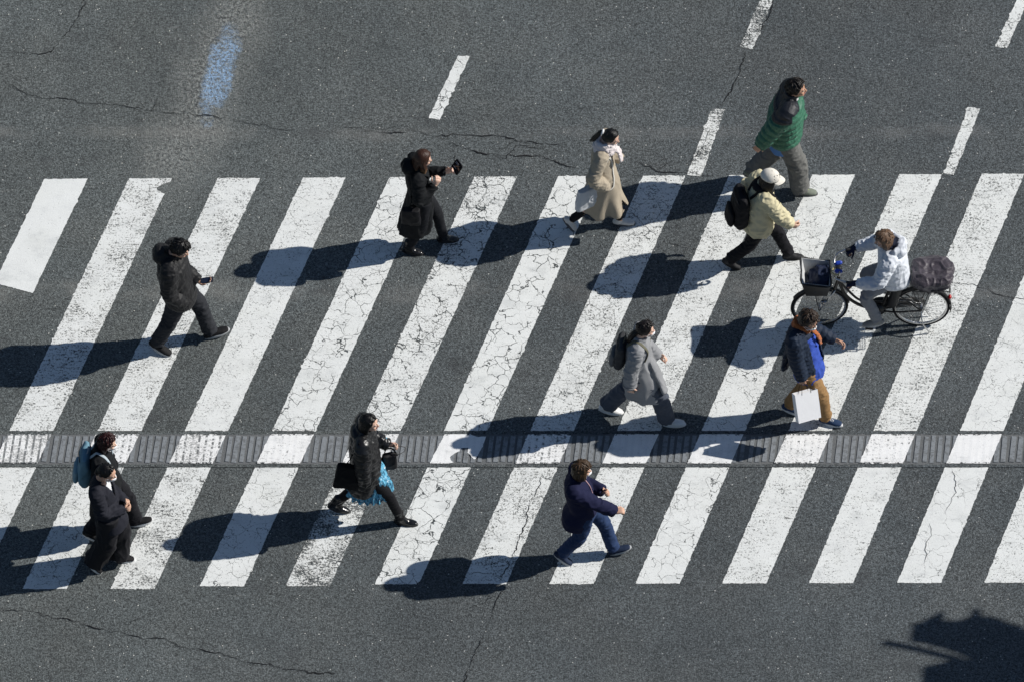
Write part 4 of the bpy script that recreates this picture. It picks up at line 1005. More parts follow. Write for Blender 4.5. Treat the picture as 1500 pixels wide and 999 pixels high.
    for y in (-D / 2, D / 2):
        mb = MB(); mb.tube([Q(-.055, y, -.02), Q(-.045, y * .9, .04), w + V((-.0, y * .2, -.075)), Q(.045, y * .9, .04), Q(.055, y, -.02)], [.003], n=6, sub=5); plain('handle', mb, cloth('dark cord', (.03, .03, .03)), t)

def person_H():
    GC = (.27, .275, .285)
    J, b, P = person(dict(base=(1.444, -1.115), H=1.65, footR=((.265, -.09), -3, -4), footL=((-.395, .085), -4, 12), head=(.02, 0, 1.52), yaw=-8, hyaw=6, hpitch=10, px=-.03, shoe=1.12, tone='pale',
        handR=(-.165, -.235, .725), handL=(.16, .17, .86), poleR=(-.9, -.2, .1), hpR=dict(d=(.1, .05, -1), n=(.3, .9, 0), t=(1, 0, 0), curl=.5), hpL=dict(d=(.7, -.2, .3), n=(0, -.9, 0), curl=.8),
        label='person in a loose light grey coat with white shoes wearing a grey rucksack'))
    trousers(J, b, cloth('blue grey wide trousers', (.075, .086, .110), .85, .3), .098, .10, .115, fold=.018)
    z = J['pel'].z; F, S = J['F'], J['S']
    ct = top(J, b, cloth('light grey wool', GC, .92, .2, 200), 'coat', [((.48, .02, 0), .245, .225), ((.62, .01, 0), .222, .218), ((z - .02, -.01, 0), .180, .205), (.3, .155, .19), (.6, .14, .19), (.83, .125, .19), (.94, .10, .13), (1., .08, .092)], (.086, .086, .080, .080, .072),
        fn=lambda c, n, f=wrinkle(J, 14, (7, 7, 3, .014)): f(c, n) + max(0, min(1, (.85 - c.z) / .35)) * (.006 * math.sin(math.atan2(c.y, c.x) * 7 + 1) + .026 * noise.noise(V((c.x * 8, c.y * 8, c.z * 1.5 + 4)))), collar=(.04, .088),
        extra=lambda mb: mb.tube([J['spine'](.45) + F * .15 - S * .06, V((.16, -.07, .85)), V((.235, -.12, .66)), V((.25, -.14, .62))], [(.02, .05), (.03, .08), (.03, .08), (.01, .05)], side=S, n=14))
    mb = MB()
    e, w = J['el'][-1], J['wr'][-1]; p = w.lerp(e, .14); u = (e - w).normalized(); a0 = u.orthogonal().normalized(); b0 = u.cross(a0)
    mb.tube([p + (a0 * math.cos(a) + b0 * math.sin(a)) * .074 for a in [i * PI / 6 for i in range(13)]], [(.006, .016)], n=8, sub=2); plain('cuff_tab', mb, cloth('light grey wool', GC), b)
    def st(P, rnd):
        L = []
        for k in range(14):
            a, c = rnd.uniform(-.022, .022), rnd.uniform(-.014, .014)
            L.append(([P(-.075, a, -.02), P(-.12 + c, a * 1.2, -.07), P(-.15 + c, a * 1.5, -.13), P(-.17 + c, a * 1.5, -.20 + rnd.uniform(-.02, .02))], [.018, .018, .016, .006]))
        return L
    hair(J, b, hairmat('black brown hair', (.007, .0045, .004)), 42, -18, -52, 1.10, (1, 1.0, 1.02), st, seed=7, tufts=25)
    mask(J, P, b)
    shoes(J, b, glossy('white leather shoe', (.72, .72, .71), .4), cloth('white sole', (.7, .7, .7), .6), trim=cloth('white scrunchie', (.8, .8, .8)))
    backpack((*J['base'],), J, cloth('grey backpack canvas', (.050, .052, .055), .8, .35), 'dark grey rucksack with olive strap worn over the light grey coat', .28, .40, .13, .12, .88, strapmat=cloth('olive strap', (.13, .125, .09)), coat=[ct], lean=4, trim=cloth('mid grey canvas', (.12, .125, .13)))

def person_I():
    NV = (.012, .014, .045)
    J, b, P = person(dict(base=(.749, -3.10), H=1.66, footR=((-.20, -.06), -14, 32), footL=((.36, .055), 8, -20), head=(.01, 0, 1.525), yaw=-4, hyaw=4, hpitch=8, px=.055, tone='light',
        handR=(.45, -.19, .985), handL=(.245, .04, 1.11), poleR=(-.1, -.1, -1), poleL=(-.2, .4, -.9), hpR=dict(d=(.95, .1, .1), n=(0, .3, -1), t=(.2, 1, 0), curl=1.25), hpL=dict(d=(.6, -.5, .45), n=(-.5, -.6, .1), t=(-.2, 0, 1), curl=1.0),
        label='person in navy coat and blue jeans with chestnut bob, swinging one arm straight forward'))
    trousers(J, b, cloth('blue jeans', (.026, .048, .115), .9, .4, 220, .0016), .072, .080, .112, fold=.012)
    top(J, b, cloth('navy wool coat', NV, .85, .2, 200), 'coat', [((.66, -.04, 0), .175, .205), ((.78, -.03, 0), .175, .21), (.1, .165, .205), (.4, .155, .20), (.65, .148, .205), (.83, .135, .208), (.94, .10, .14), (1., .078, .09)], (.092, .090, .080, .078, .070), fn=wrinkle(J, 21, (5, 5, 5, .009), (8, 8, 16, .008)), collar=(.03, .08))
    F, S = J['F'], J['S']
    mb = MB(); mb.tube([J['neck'] + V((0, 0, .0)) + F * .085 - S * .0, J['spine'](.78) + F * .142 - S * .01, J['spine'](.55) + F * .155 - S * .01, J['spine'](.3) + F * .162 - S * .01], [(.003, .006)], side=S, n=8, sub=5)
    plain('zip', mb, cloth('red white trim', (.55, .35, .38)), b)
    def st(P, rnd):
        L = []
        for k in range(26):
            a = (k / 25 * 2 - 1) * 1.9; x, y = -math.cos(a) * .085, math.sin(a) * .086; r0 = rnd.uniform(.018, .025)
            L.append(([P(x * .8, y * .8, .05), P(x * 1.08, y * 1.1, -.01), P(x * 1.1, y * 1.08, -.07), P(x * .9, y * .92, rnd.uniform(-.125, -.105))], [r0, r0, r0, .009]))
        return L
    hair(J, b, hairmat('chestnut hair', (.06, .034, .017)), 30, -40, -50, 1.13, (1.02, 1.08, 1.0), st, seed=8)
    mask(J, P, b)
    shoes(J, b, cloth('navy blue sneaker', (.020, .032, .065), .7, .3), cloth('pale grey sole', (.42, .43, .44), .6), trim=cloth('navy blue sneaker', BLK))

def person_J():
    J, b, P = person(dict(base=(-1.545, -2.52), H=1.72, footR=((.325, -.085), -8, 0), footL=((-.39, .085), -6, 18), head=(-.01, 0, 1.62), yaw=-2, hyaw=-8, hpitch=6, px=-.03, tone='pale',
        handR=(-.06, -.25, .80), handL=(.19, .17, 1.04), poleR=(-.6, -.7, .1), hpR=dict(hidden=True), hpL=dict(d=(.8, 0, 0), n=(0, -.9, 0), curl=1.1),
        label='person in shiny black puffer jacket and turquoise skirt, stepping between the lower stripes'))
    trousers(J, b, cloth('black tights', (.007, .007, .009), .75, .3), .050, .060, .09, name='tights', fold=.005)
    TQ = NT('turquoise print'); a = TQ.noise(1, 3, .6, vec=TQ.mapp((50, 50, 16)), dist=.5)
    c = TQ.mix(TQ.ramp(a, .42, .56), (.012, .10, .19), (.14, .46, .66)); c = TQ.mix(TQ.ramp(TQ.noise(30, 3), .62, .68), c, (.75, .85, .9)); TQ.l(c, TQ.b.inputs['Base Color']); TQ.b.inputs['Roughness'].default_value = .8; TQ.bump(a, .006)
    mb = MB(); mb.loft([((-.015, 0, .44), .25, .19, 0), ((-.005, 0, .55), .228, .185, 0), ((.01, 0, .75), .17, .175, 0), ((0, 0, .95), .12, .15, 0)], 40)
    solid('skirt', mb, TQ.m, b, fn=lambda c, n: .018 * math.sin(math.atan2(c.y, c.x) * 17 + 3 * noise.noise(c * 6)) * max(0, min(1, (.8 - c.z) / .25)) + .016 * noise.noise(V((c.x * 20, c.y * 20, c.z * 5))))
    A = [[J['sh'][s], J['el'][s], J['wr'][s]] for s in (-1, 1)]
    jk = top(J, b, glossy('shiny black nylon', (.008, .008, .009), .36, .5, bump=.006, scale=26), 'jacket', [((.555, -.095, 0), .155, .205), ((.64, -.09, 0), .172, .22), ((.78, -.05, 0), .172, .218), (.2, .162, .21), (.55, .155, .212), (.82, .14, .215), (.94, .11, .155), (1., .08, .10)], (.100, .100, .088, .080, .062),
        fn=lambda c, n, f=puff(A, .085, .012, 4, slant=.3), g=wrinkle(J, 33, (10, 10, 10, .010), (12, 12, 20, .010)): (f(c, n) + g(c, n)) * (1 if c.z < J['neck'].z - .05 else .4), collar=(.05, .088), extra=lambda mb: mb.ell(J['neck'] - J['F'] * .085 - V((0, 0, .02)), (.06, .11, .06)))
    mb = MB(); e, w = J['el'][1], J['wr'][1]
    mb.tube([e.lerp(w, .5), w], [.066, .060], n=16, flatcap=True); solid('sleeve_cuff', mb, TQ.m, b, fn=folds(20, 20, 20, .01))
    def st(P, rnd):
        L = []
        for k in range(18):
            a = (k / 17 * 2 - 1) * 1.5; x, y = -math.cos(a) * .085, math.sin(a) * .08; r0 = rnd.uniform(.016, .022)
            L.append(([P(x * .8, y * .8, .05), P(x * 1.05, y * 1.05, -.02), P(x * 1.1 - .005, y, -.09), P(x * 1.1 - .02, y * .9, rnd.uniform(-.20, -.15))], [r0, r0, r0, .008]))
        return L
    hair(J, b, hairmat('black hair', (.0045, .004, .0042)), 40, -22, -50, 1.10, strands=st, seed=9, tufts=14)
    shoes(J, b, glossy('black boot leather', BLK), glossy('black boot sole', BLK, .5), 'boot')
    t, Q = tote((*J['base'],), (-.225, -.215, 1.15), .28, .38, .10, R(-4), cloth('black felt tote', (.009, .009, .010), .95, .2), 'tote_bag', 'large black tote bag hanging behind the person in the shiny puffer jacket',
        [[(-.30, -.22, 1.14), (-.22, -.22, 1.26), tuple(J['sh'][-1] + V((-.03, -.03, .085))), (-.12, -.24, 1.26), (-.12, -.22, 1.14)]], tilt=.13)
    t, Q = tote((*J['base'],), (.205, .10, .96), .17, .23, .10, R(10), cloth('black leather handbag', (.012, .012, .014), .5, .2), 'handbag', 'small black handbag with a thin curved handle in front of the turquoise skirt',
        [[(.14, .10, .94), (.17, .12, 1.02), tuple(J['wr'][1] + V((.02, -.01, -.05))), (.25, .12, 1.02), (.29, .10, .94)]])
    mb = MB(); w = J['wr'][1]
    mb.tube([w + V((.05, -.02, -.0)), w + V((.11, -.03, .02)), w + V((.19, -.05, .02))], [.0045], n=8, sub=4)
    mb.tube([w + V((.19, -.05, .02)), w + V((.18, -.07, -.02)), w + V((.12, -.09, -.05)), w + V((.06, -.07, -.06))], [.004], n=8, sub=5)
    plain('handle', mb, glossy('grey handle', (.12, .11, .10), .4), t)

def person_K():
    J, b, P = person(dict(base=(-4.403, -2.74), H=1.68, footR=((-.215, -.10), -8, 24), footL=((.27, .10), 10, -14), head=(0, 0, 1.55), yaw=-4, hyaw=-4, hpitch=12, px=-.01, tone='pale',
        handR=(.10, -.22, .92), handL=(.05, .24, .84), hpR=dict(hidden=True), hpL=dict(hidden=True), label='person with dark red brown hair and light blue backpack, farther of the lower left pair'))
    trousers(J, b, cloth('black wide trousers', (.010, .010, .013)), .085, .088, .11, fold=.014)
    ct = top(J, b, cloth('black coat wool', (.008, .009, .0105), .8, .4, 200), 'coat', [((.36, -.06, 0), .165, .19), ((.6, -.04, 0), .165, .19), (0, .155, .19), (.3, .145, .185), (.6, .14, .19), (.83, .125, .195), (.94, .10, .13), (1., .08, .09)], (.084, .082, .072, .066, .058), fn=wrinkle(J, 41, (8, 8, 3, .012)), collar=(.06, .088))
    def st(P, rnd):
        L = []
        for k in range(16):
            a = (k / 15 * 2 - 1) * 1.5; x, y = -math.cos(a) * .08, math.sin(a) * .08; r0 = rnd.uniform(.016, .022)
            L.append(([P(x * .8, y * .8, .05), P(x * 1.08, y * 1.05, -.02), P(x * 1.05, y, rnd.uniform(-.13, -.10))], [r0, r0, .008]))
        return L
    hair(J, b, hairmat('dark red brown hair', (.030, .007, .007)), 36, -20, -50, 1.12, strands=st, seed=10)
    mask(J, P, b)
    shoes(J, b, cloth('black sneaker', (.013, .013, .014), .7), cloth('white sole', (.7, .7, .7), .6), trim=cloth('black sneaker', BLK))
    t, Q = backpack((*J['base'],), J, cloth('light blue canvas', (.15, .28, .36), .8, .3), 'light blue backpack with pale straps on the farther person at lower left', .34, .46, .17, .085, .93, strapmat=cloth('pale blue strap', (.42, .48, .52)), coat=[ct], lean=2, trim=cloth('blue grey pocket', (.20, .33, .40)))

def person_L():
    J, b, P = person(dict(base=(-4.394, -3.20), H=1.70, footR=((-.17, -.08), -14, 46), footL=((.085, .07), 0, 4), head=(0, 0, 1.59), yaw=-14, hyaw=-14, hpitch=16, px=.01, tone='light',
        handR=(.165, -.075, 1.06), handL=(.19, .02, 1.06), poleR=(-.6, -.6, -.5), poleL=(-.6, .6, -.5), hpR=dict(d=(.6, .6, .1), n=(-.5, .5, .2), t=(0, 0, 1), curl=.9), hpL=dict(d=(.5, -.7, .1), n=(-.6, -.4, .1), t=(0, 0, 1), curl=.8),
        label='person in black blazer, wide black trousers and clasped hands, nearer of the lower left pair'))
    trousers(J, b, cloth('black flowing trousers', (.013, .013, .016), .75, .3), .125, .122, .125, fold=.022, sz=5)
    sp_, yt, F, S = J['spine'], J['yt'], J['F'], J['S']
    mb = MB(); mb.loft([(sp_(0), .115, .15, yt), (sp_(.5), .118, .16, yt), (sp_(.83), .10, .14, yt), (sp_(.99), .055, .06, yt)], 30); solid('shirt', mb, cloth('white shirt', (.72, .73, .75), .8, .1), b, fn=folds(9, 9, 9, .006))
    A = [[J['sh'][s], J['el'][s], J['wr'][s]] for s in (-1, 1)]
    ct = top(J, b, cloth('black navy suiting', (.018, .019, .027), .8, .3, 220), 'blazer', [(-.30, .175, .205), (-.1, .168, .20), (.2, .145, .178), (.5, .140, .182), (.80, .130, .20), (.93, .10, .15), (1., .068, .075)], (.082, .080, .072, .066, .056), collar=(.02, .070), fn=wrinkle(J, 51),
        cut=lambda c: (lambda q: q.dot(F) > .02 and abs(q.dot(S)) < .075 * max(0, (c.z - sp_(.52).z) / (sp_(1.).z - sp_(.52).z)))(V((c.x - sp_(.8).x, c.y - sp_(.8).y, 0))))
    m = ct.modifiers.new('thickness', 'SOLIDIFY'); m.thickness = .01; m.offset = -1
    mb = MB(); mb.ell(sp_(.10) + F * .165, (.012, .016, .012)); plain('button', mb, glossy('metal button', (.5, .5, .5), .3), b)
    def st(P, rnd):
        L = []
        for k in range(8):
            a = rnd.uniform(-.018, .018); L.append(([P(-.08, a, .01), P(-.11, a * 1.3, -.03), P(-.10, a, -.07)], [.02, .024, .014]))
        return L
    hair(J, b, hairmat('black hair', (.0045, .004, .0042)), 48, -6, -48, 1.08, strands=st, seed=11, rough=.03, tufts=16)
    mask(J, P, b)
    shoes(J, b, cloth('black sneaker', (.013, .013, .014), .7), cloth('white sole', (.7, .7, .7), .6), trim=cloth('black sneaker', BLK))
# ------------------------------------------------------------------ bicycle and rider (both built facing +x and turned round)
def bicycle():
    base = V((3.975, .228, 0)); t = thing('bicycle', 'dark city bicycle with front basket and covered rear basket, ridden toward the left', 'bicycle', base); t.rotation_euler = (0, 0, PI)
    FR = glossy('dark bronze frame paint', (.022, .018, .015), .3, .5); RB = cloth('tyre rubber', (.018, .018, .019), .8); ST = glossy('brushed steel', (.55, .55, .55), .28, .5, 1.); BK = glossy('black plastic', (.015, .015, .016), .45); AL = glossy('alloy', (.45, .45, .46), .35, .5, 1.)
    rw, fw = V((-.562, 0, .32)), V((.565, 0, .32))
    def wheel(c, steer=0):
        M = rz(steer)
        def C(a, r, y=0): return c + M @ V((r * math.cos(a), y, r * math.sin(a)))
        N = 48; mb = MB()
        mb.rings([[C(2 * PI * i / N, .305 + .017 * math.cos(b), .019 * math.sin(b)) for b in [k * PI / 5 for k in range(10)]] for i in range(N + 1)], cap=False); w = plain('wheel', mb, RB, t)
        mb = MB(); mb.rings([[C(2 * PI * i / N, .284 + x, y) for x, y in ((.008, .014), (-.006, .010), (-.006, -.010), (.008, -.014))] for i in range(N + 1)], cap=False); plain('rim', mb, ST, w, False)
        mb = MB()
        for i in range(32):
            a = 2 * PI * i / 32; sgn = 1 if i % 2 else -1; a2 = a + (.42 if (i // 2) % 2 else -.42) * 3
            p, q = C(a, .282), C(a2, .022, .03 * sgn); mb.tube([p, q], [.0016], n=5, sub=1)
        plain('spokes', mb, ST, w)
        mb = MB(); mb.tube([C(0, 0, -.045), C(0, 0, .045)], [.020], n=14, flatcap=True); plain('hub', mb, AL, w)
        # mudguard
        mb = MB(); rg = []
        for i in range(25):
            a = R((-15 if c.x < 0 else 35) + (195 if c.x < 0 else 140) * i / 24) if c.x < 0 else R(20 + 150 * i / 24)
            a = R(10 + 185 * i / 24) if c.x < 0 else R(30 + 140 * i / 24)
            rg.append([C(a, .338 + h, y) for y, h in ((-.026, -.012), (-.014, .002), (.014, .002), (.026, -.012), (.012, -.003), (-.012, -.003))])
        mb.rings(rg); plain('mudguard', mb, BK if c.x > 0 else BK, t)
    wheel(rw); wheel(fw, .06)
    bb = V((-.11, 0, .27)); hd0, hd1 = V((.40, 0, .62)), V((.365, 0, .80)); st0 = V((-.22, 0, .66))
    mb = MB()
    mb.tube([hd1 + V((-.01, 0, -.05)), V((.27, 0, .50)), V((.10, 0, .335)), bb], [.019], n=12)       # curved low main tube
    mb.tube([hd1 + V((0, 0, -.01)), V((.255, 0, .60)), V((.10, 0, .42)), V((-.16, 0, .40))], [.014], n=10)
    mb.tube([bb, st0], [.018], n=12); mb.tube([hd0, hd1 + V((-.004, 0, .02))], [.021], n=12)
    for s in (-1, 1):
        mb.tube([bb + V((0, s * .02, 0)), V((-.3, s * .055, .29)), rw + V((0, s * .062, 0))], [.010], n=8); mb.tube([st0 + V((0, s * .02, -.03)), rw + V((0, s * .062, 0))], [.009], n=8)
    plain('frame', mb, FR, t)
    mb = MB(); mb.tube([hd1, hd0, hd0 + V((.02, 0, -.02))], [.014], n=10)
    for s in (-1, 1): mb.tube([hd0 + V((0, s * .02, -.01)), V((.45, s * .055, .56)), V((.52, s * .055, .42)), fw + V((0, s * .052, 0))], [.012, .014, .012, .009], n=10)
    plain('fork', mb, ST, t)
    mb = MB(); top_ = V((.345, 0, .93)); mb.tube([hd1, top_], [.012], n=10)
    for s in (-1, 1): mb.tube([top_, top_ + V((.06, s * .07, .015)), top_ + V((.05, s * .17, .06)), top_ + V((-.06, s * .235, .085)), top_ + V((-.16, s * .25, .075))], [.0115], n=10)
    hb = plain('handlebar', mb, ST, t)
    for s in (-1, 1):
        mb = MB(); mb.tube([top_ + V((-.07, s * .237, .085)), top_ + V((-.17, s * .252, .074))], [.017], n=12); plain('grip', mb, BK, hb)
        mb = MB(); mb.tube([top_ + V((.03, s * .20, .075)), top_ + V((-.03, s * .215, .05)), top_ + V((-.11, s * .235, .045))], [.006, .005, .005], n=8); plain('brake_lever', mb, AL, hb)
        mb = MB(); mb.tube([top_ + V((.04, s * .055, .06)), top_ + V((.0, s * .062, .065))], [.026, .024], n=14); plain('blue_clip', mb, glossy('blue plastic', (.02, .06, .42), .35), hb)
    mb = MB(); mb.tube([top_ + V((.06, -.03, .03)), top_ + V((.10, .06, .05)), top_ + V((.03, .12, .07)), top_ + V((.00, .04, .08))], [.007], n=8); plain('cable', mb, glossy('cream cable', (.45, .38, .16), .5), hb)
    mb = MB(); mb.ell(top_ + V((.02, .0, .05)), (.035, .045, .018)); plain('display', mb, BK, hb)
    # front basket : wire mesh with thick top rim
    WM = glossy('black wire', (.014, .014, .015), .4); zt, zb = .90, .665; X0, X1 = .445, .765; y0 = .185
    def bk(u, v, k):   # u,v in -1..1 , k 0 bottom..1 top
        x = (X0 + X1) / 2 + (.01) * k + u * (.115 + .045 * k); y = v * (.14 + .05 * k); return V((x, y, zb + (zt - zb + (.035 if u > 0 else -.015) * k * 1) * k))
    mb = MB(); rim = [bk(*p, 1) for p in ((-1, -1), (0, -1), (1, -1), (1, 0), (1, 1), (0, 1), (-1, 1), (-1, 0), (-1, -1))]
    mb.tube(rim, [.009], n=8, sub=3); fb = plain('front_basket', mb, WM, t)
    mb = MB()
    for k in [0, .12, .24, .36, .48, .60, .72, .84]:
        L = [bk(*p, k) for p in ((-1, -1), (1, -1), (1, 1), (-1, 1), (-1, -1))]
        for a, b in zip(L, L[1:]): mb.tube([a, b], [.0030], n=5, sub=1)
    for i in range(15):
        u = -1 + 2 * i / 14
        for s in (-1, 1):
            mb.tube([bk(u, s, 0), bk(u, s, 1)], [.0026], n=5, sub=1); mb.tube([bk(s, u, 0), bk(s, u, 1)], [.0026], n=5, sub=1)
        mb.tube([bk(u, -1, 0), bk(u, 1, 0)], [.0025], n=5, sub=1); mb.tube([bk(-1, u, 0), bk(1, u, 0)], [.0025], n=5, sub=1)
    plain('wire_mesh', mb, WM, fb)
    mb = MB(); P4 = ((-1, -1), (1, -1), (1, 1), (-1, 1)); mb.rings([[bk(a * 1.015, b * 1.015, k) for a, b in P4] for k in (0, 1.)] + [[bk(a * .985, b * .985, k) for a, b in P4] for k in (1., .03)]); plain('side_panel', mb, WM, fb, False)  # dark panel, raised to the rim for the shaded side and a solid shadow
    mb = MB(); mb.rings([[bk(a * .97, b * .97, k) for a, b in P4] for k in (.04, .99)] + [[bk(a * .94, b * .94, k) for a, b in P4] for k in (.99, .06)]); plain('liner', mb, cloth('pale basket liner', (.55, .56, .56)), fb, False)
    mb = MB(); mb.tube([hd0 + V((.03, 0, .0)), V((.50, 0, .655)), V((.66, 0, .655))], [.009], n=8)
    for s in (-1, 1): mb.tube([V((.62, s * .08, .66)), V((.60, s * .075, .5)), fw + V((0, s * .07, 0))], [.005], n=6)
    plain('basket_stay', mb, BK, t)
    mb = MB(); mb.ell(V((.52, .085, .50)), (.045, .032, .032)); plain('headlight', mb, glossy('light body', (.3, .3, .3), .2, .6, .8), t)
    # saddle, seat post
    mb = MB(); mb.tube([st0, V((-.245, 0, .80))], [.013], n=10); plain('seat_post', mb, ST, t)
    mb = MB(); mb.tube([V((-.37, 0, .825)), V((-.31, 0, .83)), V((-.2, 0, .825)), V((-.10, 0, .815))], [(.035, .095), (.04, .10), (.03, .055), (.022, .025)], side=V((0, 1, 0)), n=16); solid('saddle', mb, cloth('black vinyl saddle', BLK, .5), t, vox=.008)
    # battery behind the seat tube
    mb = MB(); mb.tube([V((-.235, 0, .36)), V((-.30, 0, .64))], [(.062, .045)], side=V((0, 1, 0)), n=14); solid('battery', mb, BK, t, vox=.009)
    mb = MB(); mb.ell(bb + V((.02, 0, .0)), (.085, .05, .085)); solid('motor_unit', mb, BK, t, vox=.009)
    # chain case, cranks
    mb = MB(); s = 1
    def cc(y): return [V((bb.x + .10 * math.cos(a), y, bb.z + .02 + .095 * math.sin(a))) for a in [R(x) for x in range(-80, 100, 20)]] + [V((rw.x - .03, y, rw.z + .055)), V((rw.x - .05, y, rw.z)), V((rw.x - .03, y, rw.z - .045))]
    mb.rings([cc(-.055), cc(-.085)]); plain('chain_guard', mb, BK, t)
    for s, a in ((-1, R(138)), (1, R(-42))):
        mb = MB(); d = V((math.sin(a) * .0 + math.cos(a) * .165, 0, math.sin(a) * .165)); p = bb + V((0, s * .095, 0)); mb.tube([p, p + d + V((0, s * .012, 0))], [(.011, .007)], side=V((0, 1, 0)), n=8)
        ck = plain('crank', mb, AL, t); mb = MB(); mb.box(p + d + V((0, s * .06, 0)), (.085, .085, .022)); plain('pedal', mb, BK, ck, False)
    # rack and covered rear basket
    mb = MB()
    for s in (-1, 1):
        mb.tube([V((-.29, s * .055, .70)), V((-.74, s * .065, .71))], [.006], n=6); mb.tube([V((-.66, s * .065, .71)), rw + V((0, s * .07, 0))], [.006], n=6); mb.tube([V((-.45, s * .065, .71)), rw + V((0, s * .07, 0))], [.005], n=6)
    for x in (-.32, -.44, -.56, -.70): mb.tube([V((x, -.06, .71)), V((x, .06, .71))], [.005], n=6)
    plain('rear_rack', mb, BK, t)
    mb = MB()
    for k, x in enumerate((-.10, -.16)): mb.tube([rw + V((0, (-1) ** k * .05, 0)), rw + V((-.02, (-1) ** k * .13, -.14)), rw + V((-.10, (-1) ** k * .12, -.30))], [.008], n=6)
    plain('kickstand', mb, ST, t)
    def sec(z, cx, a, b): return ((cx, 0, z), a, b, 0)
    mb = MB(); mb.loft([sec(.735, -.66, .165, .155), sec(.78, -.66, .20, .185), sec(.86, -.665, .225, .205), sec(.92, -.67, .240, .215), sec(.955, -.675, .225, .20), sec(.985, -.68, .17, .15)], 44, 2.7)
    CV = cloth('mauve basket cover nylon', (.046, .036, .048), .5, .4, 150, .001, .2, .5, crease=.006); f1 = folds(4.5, 5, 4, .045, 4, .35); f2 = folds(11, 10, 9, .012, 9, .85)
    bx = solid('rear_basket_cover', mb, CV, t, vox=.009, sm=3, fn=lambda c, n: f1(c, n) * (.6 if c.z > .8 else .3) + f2(c, n) - .03 * math.exp(-((c.x + .66) ** 2 + c.y ** 2) / .02) * (n.z > .5))
    mb = MB(); rim = [V((-.66 + .21 * u, v * .19, .80)) for u, v in ((-1, -1), (1, -1), (1, 1), (-1, 1), (-1, -1))]
    for a, b in zip(rim, rim[1:]): mb.tube([a, b], [.006], n=6, sub=1)
    for z in (.725, .745, .765):
        L = [V((p.x * .97 - .018, p.y * .93, z)) for p in rim]
        for a, b in zip(L, L[1:]): mb.tube([a, b], [.003], n=5, sub=1)
    plain('rear_basket', mb, WM, t)
    mb = MB(); mb.tube([V((-.46, -.10, .93)), V((-.60, -.16, .965)), V((-.74, -.215, .88)), V((-.76, -.225, .80))], [(.004, .014)], n=8, sub=4); plain('cover_strap', mb, CV, bx)
    mb = MB(); mb.ell(rw + V((-.315, 0, .165)), (.02, .03, .025)); plain('rear_reflector', mb, glossy('red reflector', (.4, .01, .01), .2), t)
    # contents of the front basket
    g = thing('basket_bag', 'dark navy bag lying in the front basket of the bicycle', 'bag', base); g.rotation_euler = (0, 0, PI)
    mb = MB(); mb.loft([((.590, 0, .675), .105, .12, 0), ((.585, 0, .75), .12, .145, 0), ((.565, .0, .83), .115, .155, 0), ((.53, .0, .895), .065, .12, 0)], 32, 2.8); solid('bag_body', mb, cloth('navy nylon bag', (.018, .026, .055), .6, .3), g, fn=folds(9, 9, 10, .022, 3, .6))
    mb = MB(); mb.tube([V((.52, -.05, .88)), V((.50, -.03, .93)), V((.50, .03, .93)), V((.52, .05, .88))], [(.004, .01)], n=8, sub=4); plain('strap', mb, cloth('navy nylon bag', BLK), g)

